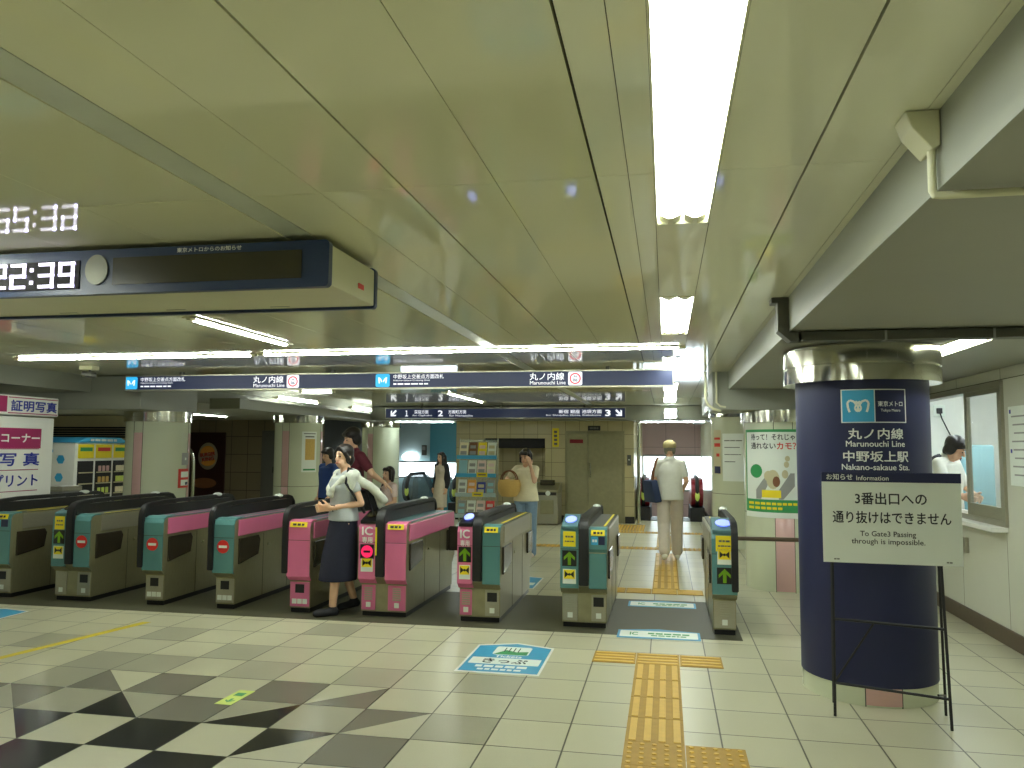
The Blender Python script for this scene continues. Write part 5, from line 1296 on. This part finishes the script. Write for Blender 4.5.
class Person:
    def __init__(s, label, loc, deg, height, female=True, hand_l=None, hand_r=None, head=(0, 0, 0), vox=0.0075, skin='skin', **over):
        s.k = height / 1.70; s.loc = Vector(loc); s.th = math.radians(deg); s.f = female; s.vox = vox
        s.J = {n: Vector(v) for n, v in J0.items()}
        if female:
            for n in ('sl', 'sr'): s.J[n].x *= .92
        for n, v in over.items(): s.J[n] = Vector(v)
        J = s.J
        s.H = Euler((math.radians(head[0]), math.radians(head[1]), math.radians(head[2]))).to_matrix()
        mb = MB(); K = s.k
        def P(v): return Vector(v) * K
        def cap(a, ra, b_, rb): mb.cap(P(a), ra * K, P(b_), rb * K)
        # trunk
        cw = .15 if female else .165
        mb.loft([(P(J['pel'] - Z * .10), .13 * K, .10 * K), (P(J['pel']), .165 * K, .112 * K), (P(J['wai']), (.125 if female else .145) * K, .092 * K), (P(J['che']), cw * K, .105 * K), (P(J['che'] + Z * .09), (cw - .01) * K, .095 * K), (P(J['nek'] - Z * .02), .06 * K, .055 * K)], 24)
        if female:
            for q in (-1, 1): mb.ell(P(J['che'] + Vector((q * .065, -.075, .0))), (.06 * K, .05 * K, .06 * K))
        cap(J['nek'] - Z * .03, .056, J['hea'] - Z * .06 + Vector((0, .015, 0)), .052)
        for q in 'lr':
            cap(J['nek'] - Z * .035, .05, J['s' + q], .052)
            cap(J['s' + q], .050, J['e' + q], .038); cap(J['e' + q], .037, J['w' + q], .025)
            cap(J['h' + q], .088, J['k' + q], .056); cap(J['k' + q], .054, J['k' + q].lerp(J['a' + q], .35) + Vector((0, .012, 0)), .053); cap(J['k' + q].lerp(J['a' + q], .35) + Vector((0, .012, 0)), .052, J['a' + q], .036)
            cap(J['a' + q] + Vector((0, .02, -.04)), .036, J['t' + q], .026)
        # head
        hc = J['hea']
        def HP(v): return P(hc + s.H @ Vector(v))
        s.HP = HP
        R = s.H
        mb.ell(HP((0, .008, .02)), (.074 * K, .094 * K, .098 * K), R)
        mb.ell(HP((0, -.022, -.05)), (.055 * K, .062 * K, .068 * K), R)
        mb.cap(HP((0, -.088, .005)), .010 * K, HP((0, -.104, -.028)), .014 * K)
        mb.cap(HP((-.022, -.078, -.062)), .010 * K, HP((.022, -.078, -.062)), .010 * K)
        for q in (-1, 1): mb.ell(HP((q * .076, .012, -.008)), (.010 * K, .022 * K, .034 * K), R)
        # hands
        for q, hd in (('l', hand_l), ('r', hand_r)):
            w = J['w' + q]; e = J['e' + q]
            d = (w - e).normalized() if not hd or hd[0] is None else Vector(hd[0]).normalized()
            pn = Vector((-1 if q == 'l' else 1, 0, 0)) if not hd or hd[1] is None else Vector(hd[1]).normalized()
            curl = .5 if not hd or len(hd) < 3 else hd[2]
            pn = (pn - d * pn.dot(d)).normalized(); lat = d.cross(pn) * (1 if q == 'r' else -1)
            # thumb side: forward for a hanging arm
            if not hd and lat.y > 0: lat = -lat
            for o_ in (-.024, -.008, .008, .024): cap(w + lat * o_ * .7, .016, w + d * .08 + lat * o_ * 1.15, .0125)
            for i, (o_, ln) in enumerate(((-.031, .058), (-.0105, .074), (.0105, .080), (.031, .070))):
                b0 = w + d * .085 + lat * o_ * 1.05; c1 = curl * .7; c2 = curl * 1.5 + .1 * i
                d1 = d * math.cos(c1) + pn * math.sin(c1); d2 = d * math.cos(c2) + pn * math.sin(c2)
                b1 = b0 + d1 * ln * .55; cap(b0, .0098, b1, .0092); cap(b1, .0092, b1 + d2 * ln * .5, .0080)
            t0 = w + d * .02 + lat * .026; t1 = t0 + (d * .62 + lat * .7 + pn * .25).normalized() * .045; cap(t0, .014, t1, .0115); cap(t1, .011, t1 + (d * .9 + lat * .3 + pn * .35).normalized() * .034, .0090)
        s.o = fuse(mb, 'person', M[skin], None, vox, 2)
        tag(s.o, label, 'person')
        s.o.location = s.loc; s.o.rotation_euler = (0, 0, s.th)
        # eyes, brows, mouth
        for q in (-1, 1):
            b = MB(); b.ell(HP((q * .031, -.0815, .004)), (.014 * K, .006 * K, .0065 * K), R, 12, 8); b.ell(HP((q * .031, -.0865, .004)), (.0065 * K, .003 * K, .0065 * K), R, 10, 6)
            child(b, 'eye', M['hair'], s.o)
            b = MB(); b.cap(HP((q * .016, -.088, .030)), .0035 * K, HP((q * .046, -.078, .031)), .003 * K, 8); child(b, 'eyebrow', M['hair'], s.o)
        b = MB(); b.ell(HP((0, -.0885, -.062)), (.021 * K, .006 * K, .007 * K), R, 12, 8); child(b, 'mouth', M['lip'], s.o)
    def local(s, p):
        v = Vector(p) - s.loc; c, n = math.cos(-s.th), math.sin(-s.th)
        return Vector((v.x * c - v.y * n, v.x * n + v.y * c, v.z)) / s.k
    def world(s, p):
        v = Vector(p) * s.k; c, n = math.cos(s.th), math.sin(s.th)
        return Vector((v.x * c - v.y * n, v.x * n + v.y * c, v.z)) + s.loc
    def P(s, v): return Vector(v) * s.k
    def cloth(s, fn, name, m, vox=None, it=4):
        mb = MB(); K = s.k
        def cap(a, ra, b_, rb): mb.cap(s.P(a), ra * K, s.P(b_), rb * K)
        def loft(rings): mb.loft([(s.P(c), rx * K, ry * K) for c, rx, ry in rings], 28)
        def ell(c, r): mb.ell(s.P(c), tuple(x * K for x in r))
        fn(cap, loft, ell, s.J)
        return fuse(mb, name, m, s.o, vox or .009, it)
    def shirt(s, m, hem=.93, sleeve=.55, name='shirt', loose=.0, collar=False):
        J = s.J; cw = .15 if s.f else .165
        def fn(cap, loft, ell, J):
            hz = Vector((J['pel'].x, J['pel'].y, hem))
            loft([(hz, .178 + loose, .128 + loose), (hz.lerp(J['wai'], .5), .165 + loose, .122 + loose), (J['wai'], (.142 if s.f else .162) + loose, .112 + loose), (J['che'], cw + .016 + loose * .5, .122 + loose * .5), (J['che'] + Z * .09, cw + .01, .112), (J['nek'] - Z * .03, .075, .07)])
            if s.f:
                for q in (-1, 1): ell(J['che'] + Vector((q * .065, -.08, 0)), (.068, .058, .068))
            for q in 'lr':
                cap(J['nek'] - Z * .04, .06, J['s' + q], .064)
                cap(J['s' + q], .063, J['s' + q].lerp(J['e' + q], sleeve), .058)
            if collar: cap(J['nek'] + Vector((-.02, -.0, -.01)), .068, J['nek'] + Vector((.02, 0, -.01)), .068)
        return s.cloth(fn, name, m)
    def trousers(s, m, name='trousers', wide=.0, to=1.0):
        def fn(cap, loft, ell, J):
            loft([(J['pel'] - Z * .10, .15, .118), (J['pel'] - Z * .02, .178, .125), (J['wai'] - Z * .08, .150, .112)])
            for q in 'lr':
                cap(J['h' + q], .098, J['k' + q], .070 + wide)
                e = J['k' + q].lerp(J['a' + q], to)
                cap(J['k' + q], .070 + wide, e - Z * .01, .056 + wide)
        return s.cloth(fn, name, m)
    def skirt(s, m, hem, w=.20, d=.19, name='skirt', top=None):
        def fn(cap, loft, ell, J):
            t = J['wai'] - Z * .06 if top is None else Vector((J['wai'].x, J['wai'].y, top))
            fx = (J['kl'] + J['kr']) * .5
            loft([(Vector((fx.x, fx.y, hem)), w, d), (Vector((fx.x * .6, fx.y * .6, hem + .25)), w * .97, d * .93), (J['pel'], .182, .135), (t, .148, .115)])
        return s.cloth(fn, name, m)
    def shoes(s, m, name='shoe'):
        for q in 'lr':
            a, t = s.J['a' + q], s.J['t' + q]; b = MB(); K = s.k
            d = (t - a); d.z = 0; d = d.normalized()
            hgt = t.z
            b.cap(s.P(a + Vector((0, 0, -.045)) - d * .02), .043 * K, s.P(Vector((t.x, t.y, max(.036, hgt + .008)))), .036 * K)
            b.cap(s.P(a + Vector((0, 0, -.05)) - d * .03), .040 * K, s.P(a + Vector((0, 0, -.01))), .040 * K)
            fuse(b, name, m, s.o, .008, 3)
    def hair(s, style='short', m='hair'):
        mb = MB(); K = s.k; R = s.H; HP = s.HP
        mb.ell(HP((0, .026, .042)), (.084 * K, .096 * K, .094 * K), R)
        for q in (-1, 1): mb.ell(HP((q * .055, .03, .0)), (.030 * K, .060 * K, .075 * K), R)
        if style != 'tied': mb.cap(HP((-.045, -.058, .082)), .022 * K, HP((.045, -.058, .082)), .022 * K)
        if style == 'bob':
            for q in (-1, 1): mb.cap(HP((q * .072, -.02, .05)), .026 * K, HP((q * .078, -.01, -.085)), .022 * K); mb.cap(HP((q * .06, .05, .03)), .04 * K, HP((q * .062, .05, -.10)), .032 * K)
            mb.cap(HP((-.05, -.07, .06)), .018 * K, HP((.05, -.07, .06)), .018 * K)
            mb.cap(HP((0, .085, .02)), .05 * K, HP((0, .075, -.10)), .04 * K)
        elif style == 'long':
            for q in (-1, 1): mb.cap(HP((q * .070, -.02, .05)), .024 * K, HP((q * .085, -.02, -.22)), .028 * K)
            mb.cap(HP((-.05, .075, .02)), .045 * K, HP((-.06, .085, -.26)), .05 * K); mb.cap(HP((.05, .075, .02)), .045 * K, HP((.06, .085, -.26)), .05 * K)
        elif style == 'tied':
            mb.ell(HP((0, .11, -.02)), (.04 * K, .04 * K, .05 * K), R)
            mb.ell(HP((0, .05, -.02)), (.080 * K, .072 * K, .088 * K), R); mb.ell(HP((0, .02, .066)), (.088 * K, .098 * K, .076 * K), R)
            for q in (-1, 1): mb.cap(HP((q * .012, -.060, .098)), .020 * K, HP((q * .066, -.050, .040)), .021 * K); mb.cap(HP((q * .066, -.050, .040)), .020 * K, HP((q * .078, -.005, -.025)), .020 * K)
        elif style == 'thick':
            mb.ell(HP((0, .02, .06)), (.095 * K, .105 * K, .088 * K), R)
            mb.cap(HP((-.05, -.07, .07)), .024 * K, HP((.05, -.07, .07)), .024 * K)
            for q in (-1, 1): mb.ell(HP((q * .062, .03, .0)), (.030 * K, .062 * K, .07 * K), R)
            mb.ell(HP((0, .06, -.03)), (.072 * K, .05 * K, .07 * K), R)
        return fuse(mb, 'hair', M[m], s.o, .008, 2)

# --- woman walking through the gates
p = Person('woman in grey shirt and long navy skirt walking out between two pink gates', (-3.0, 7.16, 0), -46, 1.56, True,
           hand_l=((-.5, -.8, .05), (-.6, .3, .2), .7), hand_r=((.4, -.9, .05), (.6, .3, .2), .7), head=(-2, 0, 24),
           el=(.215, .10, 1.12), wl=(.07, -.17, 1.07), er=(-.20, .04, 1.12), wr=(-.03, -.20, 1.06),
           kl=(.08, -.11, .50), al=(.07, -.12, .085), tl=(.075, -.29, .03), kr=(-.08, .02, .50), ar=(-.09, .17, .12), tr=(-.10, .03, .035))
p.hair('tied'); p.shirt(M['shirt_g'], .94, .45, loose=.022); p.skirt(M['navy_c'], .34, .19, .195); p.shoes(M['black_c'])
def cardigan(cap, loft, ell, J):
    for q, x in (('l', 1), ('r', -1)):
        cap(J['nek'] + Vector((0, .06, -.02)), .055, J['s' + q] + Vector((x * .012, .03, .012)), .070)
        cap(J['s' + q] + Vector((x * .015, 0, .008)), .070, J['s' + q] + Vector((x * .02, .0, -.09)), .062)
        cap(J['s' + q] + Vector((-x * .03, -.06, -.02)), .042, J['che'] + Vector((x * .06, -.125, -.02)), .036)
    cap(J['che'] + Vector((.06, -.125, -.02)), .036, J['che'] + Vector((-.03, -.135, -.07)), .034)
    cap(J['che'] + Vector((-.06, -.125, -.02)), .036, J['che'] + Vector((.03, -.135, -.08)), .034)
    cap(J['nek'] + Vector((0, .10, -.05)), .05, J['che'] + Vector((0, .14, -.06)), .06)
    cap(J['sl'] + Vector((.01, .05, -.02)), .055, J['sl'] + Vector((.05, .20, -.10)), .045)
    cap(J['sl'] + Vector((.05, .20, -.10)), .045, J['sl'] + Vector((.07, .34, -.24)), .044)
    cap(J['sl'] + Vector((-.06, .10, -.03)), .05, J['sl'] + Vector((.0, .28, -.14)), .04)
    cap(J['sl'] + Vector((.0, .28, -.14)), .04, J['sl'] + Vector((.03, .33, -.30)), .042)
p.cloth(cardigan, 'draped_cardigan', M['cardi'])
b = MB(); b.tube([p.P((.052, -.13, 1.03)), p.P((.078, -.16, 1.10)), p.P((.108, -.14, 1.10)), p.P((.10, -.10, 1.04))], .006 * p.k, 8, closed=True); child(b, 'wrist_band', M['black_c'], p.o)
r = thing('shoulder_bag', 'dark grey shoulder bag at the hip of the woman in the navy skirt', 'bag', p.world((.20, .20, .80)))
def bag_mesh(per, c, w, d, h, ang):
    mb = MB(); c = per.world(c); t = MB(); t.box(-w/2, w/2, -d/2, d/2, -h/2, h/2, min(w, d, h) * .35, 3); me = bpy.data.meshes.new('t'); t.bm.to_mesh(me); t.bm.free()
    mb.mesh(me, Matrix.Translation(c) @ Matrix.Rotation(per.th + ang, 4, 'Z')); return mb
bag_mesh(p, (.06, .245, 1.14), .075, .25, .20, 0).build('body', M['bag_g'], r, smooth=True, sharp=False)
b = MB(); b.tube([p.world(v) for v in ((.17, .16, 1.02), (.215, .06, 1.15), (.20, -.06, 1.33), (.165, -.02, 1.475), (.16, .10, 1.44), (.16, .20, 1.2), (.16, .26, 1.02))], .013, 8); b.build('strap', M['black_c'], r, smooth=True)

# --- girl, then the man in maroon with a hand on her shoulder
g = Person('girl in a pale pink shirt with a dark shoulder strap beside the man in maroon', (-3.47, 9.72, 0), -40, 1.30, True, head=(-6, 0, 8),
           el=(.20, .0, 1.13), wl=(.10, -.20, 1.04), er=(-.20, .02, 1.12), wr=(-.10, -.18, 1.02))
g.hair('bob'); g.shirt(M['pink_c'], .88, .55, loose=.012); g.skirt(M['sky_c'], .50, .20, .18); g.shoes(M['shirt_w'])
def gstrap(cap, loft, ell, J):
    cap(J['sr'] + Vector((.05, -.06, .04)), .016, J['che'] + Vector((0, -.15, 0)), .016); cap(J['che'] + Vector((0, -.15, 0)), .016, J['pel'] + Vector((.17, -.08, .04)), .016); cap(J['pel'] + Vector((.17, -.08, .04)), .016, J['pel'] + Vector((.19, .02, -.02)), .016)
g.cloth(gstrap, 'bag_strap', M['black_c'], .007)
mloc = (-3.76, 9.22, 0)
m = Person('man in a dark maroon polo shirt walking beside the girl', mloc, -38, 1.765, False, head=(12, 0, -4), hand_l=((.3, .5, -.5), (-.3, -.2, -.9), .25),
           el=(.31, .09, 1.18), wl=(.33, .22, 1.09), er=(-.23, .02, 1.12), wr=(-.22, -.12, .90), kl=(.10, -.09, .50), al=(.10, -.12, .085), tl=(.115, -.29, .03), ar=(-.10, .17, .10), tr=(-.115, 0.0, .035))
m.hair('thick'); m.shirt(M['maroon_c'], .86, .62, loose=.012, collar=True); m.trousers(M['black_c'], wide=.01); m.shoes(M['black_c'])
c_ = Person('person in a blue shirt following behind the man in maroon', (-5.13, 11.6, 0), -28, 1.52, False, head=(8, 0, 0), wl=(.23, -.10, .90))
c_.hair('thick'); c_.shirt(M['blue_c'], .86, .6, loose=.015); c_.trousers(M['black_c']); c_.shoes(M['black_c'])
w_ = Person('woman with long dark hair in a black cardigan before the left escalator', (-4.46, 15.6, 0), -30, 1.45, True, vox=.009, kl=(.10, -.08, .50), al=(.10, -.10, .085), tl=(.115, -.27, .03))
w_.hair('long'); w_.shirt(M['beige_c'], .92, .3, name='dress_top'); w_.skirt(M['beige_c'], .42, .19, .16, name='dress_skirt'); w_.shoes(M['black_c'])
def open_cardi(cap, loft, ell, J):
    for q, x in (('l', 1), ('r', -1)):
        cap(J['nek'] + Vector((x * .03, .03, -.03)), .07, J['s' + q], .072); cap(J['s' + q], .07, J['e' + q], .056); cap(J['e' + q], .056, J['w' + q].lerp(J['e' + q], .1), .046)
        cap(J['s' + q] + Vector((-x * .02, .02, -.04)), .075, J['pel'] + Vector((x * .13, .03, .0)), .075)
    cap(J['che'] + Vector((0, .06, .03)), .10, J['pel'] + Vector((0, .07, .02)), .10)
w_.cloth(open_cardi, 'open_cardigan', M['black_c'], .010)

# --- woman rummaging in her basket bag
q_ = Person('woman in a cream T-shirt holding her cheek and reaching into a straw basket bag', (-1.98, 11.35, 0), -8, 1.535, True, head=(14, 4, -6),
            hand_r=((.45, -.55, -.7), (.8, .3, .3), .6), hand_l=((-.25, -.1, .95), (-.7, .6, -.1), .35),
            er=(-.34, .04, 1.21), wr=(-.19, -.19, 1.17), el=(.19, -.16, 1.20), wl=(.12, -.15, 1.44), hea=(.0, -.04, 1.58))
q_.hair('bob'); q_.shirt(M['shirt_c'], .88, .6, loose=.032); q_.trousers(M['denim'], wide=.012); q_.shoes(M['beige_c'])
r = thing('basket_bag', 'round straw basket bag on the arm of the woman in the cream T-shirt', 'bag', q_.world((-.17, -.26, .9)))
bc = q_.world((-.19, -.27, 0))
b = MB(); b.lathe([(.02, .86), (.11, .87), (.155, .94), (.165, 1.03), (.15, 1.105), (.142, 1.105), (.155, 1.03), (.145, .95), (.10, .885), (.02, .875)], (bc.x, bc.y), 32, close=False); o = b.build('basket', M['straw'], r, smooth=True)
for sy_ in (-.06, .06):
    b = MB(); b.tube([(bc.x + .115 * math.cos(a), bc.y + sy_, 1.08 + .15 * math.sin(a)) for a in [PI * k / 12 for k in range(13)]], .009, 8); b.build('handle', M['strap'], r, smooth=True)
b = MB(); b.ell((bc.x + .04, bc.y + .0, 1.07), (.09, .08, .035)); b.build('contents', M['shirt_w'], r, smooth=True)

# --- man in the khaki cap, seen from behind
k = Person('man in a khaki cap, white shirt and pale trousers walking away through the gates', (0.05, 11.50, .009), 183, 1.645, False, head=(4, 0, 0),
           el=(.21, -.02, 1.13), wl=(.17, -.16, 1.05), er=(-.235, .03, 1.13), wr=(-.20, -.17, 1.00),
           kl=(.095, .06, .50), al=(.10, .30, .14), tl=(.105, .17, .04), kr=(-.10, -.14, .51), ar=(-.105, -.16, .085), tr=(-.115, -.33, .03))
k.hair('short', 'hairg'); k.shirt(M['shirt_w'], .86, .62, loose=.02, collar=True); k.trousers(M['trouser'], wide=.022, to=.93); k.shoes(M['shirt_w'])
mb = MB(); mb.ell(k.HP((0, .014, .056)), (.100 * k.k, .116 * k.k, .086 * k.k), k.H); mb.ell(k.HP((0, -.11, .045)), (.070 * k.k, .065 * k.k, .010 * k.k), k.H)
fuse(mb, 'cap', M['cap'], k.o, .007, 2)
r = thing('tote_bag', 'navy tote bag on a brown strap over the shoulder of the man in the cap', 'bag', k.world((.26, .05, .98)))
mb = MB(); c0 = k.world((.27, .06, 1.0)); t = MB(); t.prism([(-.16, -.17), (.16, -.17), (.12, .14), (-.12, .14)], 0, -.055, .055, .02); me = bpy.data.meshes.new('t'); t.bm.to_mesh(me); t.bm.free()
mb.mesh(me, Matrix.Translation(c0) @ Matrix.Rotation(k.th + .5, 4, 'Z') @ Matrix.Rotation(.16, 4, 'Y')); mb.build('body', M['bag_n'], r, smooth=True)
b = MB(); b.tube([k.world(v) for v in ((.25, .13, 1.12), (.235, .10, 1.28), (.185, .06, 1.455), (.165, -.0, 1.463), (.19, -.06, 1.42), (.25, -.02, 1.25), (.27, .0, 1.12))], .014, 8); b.build('strap', M['strap'], r, smooth=True)

# --- station staff behind the counter window
v_ = Person('staff member in a white shirt looking down behind the office window', (2.95, 9.27, 0), 46, 1.74, False, head=(26, 0, 10), hea=(0, -.085, 1.53),
            el=(.22, -.06, 1.14), wl=(.14, -.20, 1.06), er=(-.22, -.08, 1.12), wr=(-.14, -.20, 1.06))
v_.hair('thick'); v_.shirt(M['shirt_w'], .86, .92, loose=.012, collar=True); v_.trousers(M['black_c']); v_.shoes(M['black_c'])
def vest(cap, loft, ell, J):
    cap(J['sr'] + Vector((.02, .03, .03)), .055, J['nek'] + Vector((-.03, .04, -.0)), .045)
v_.cloth(vest, 'shoulder_strap', M['black_c'], .009)
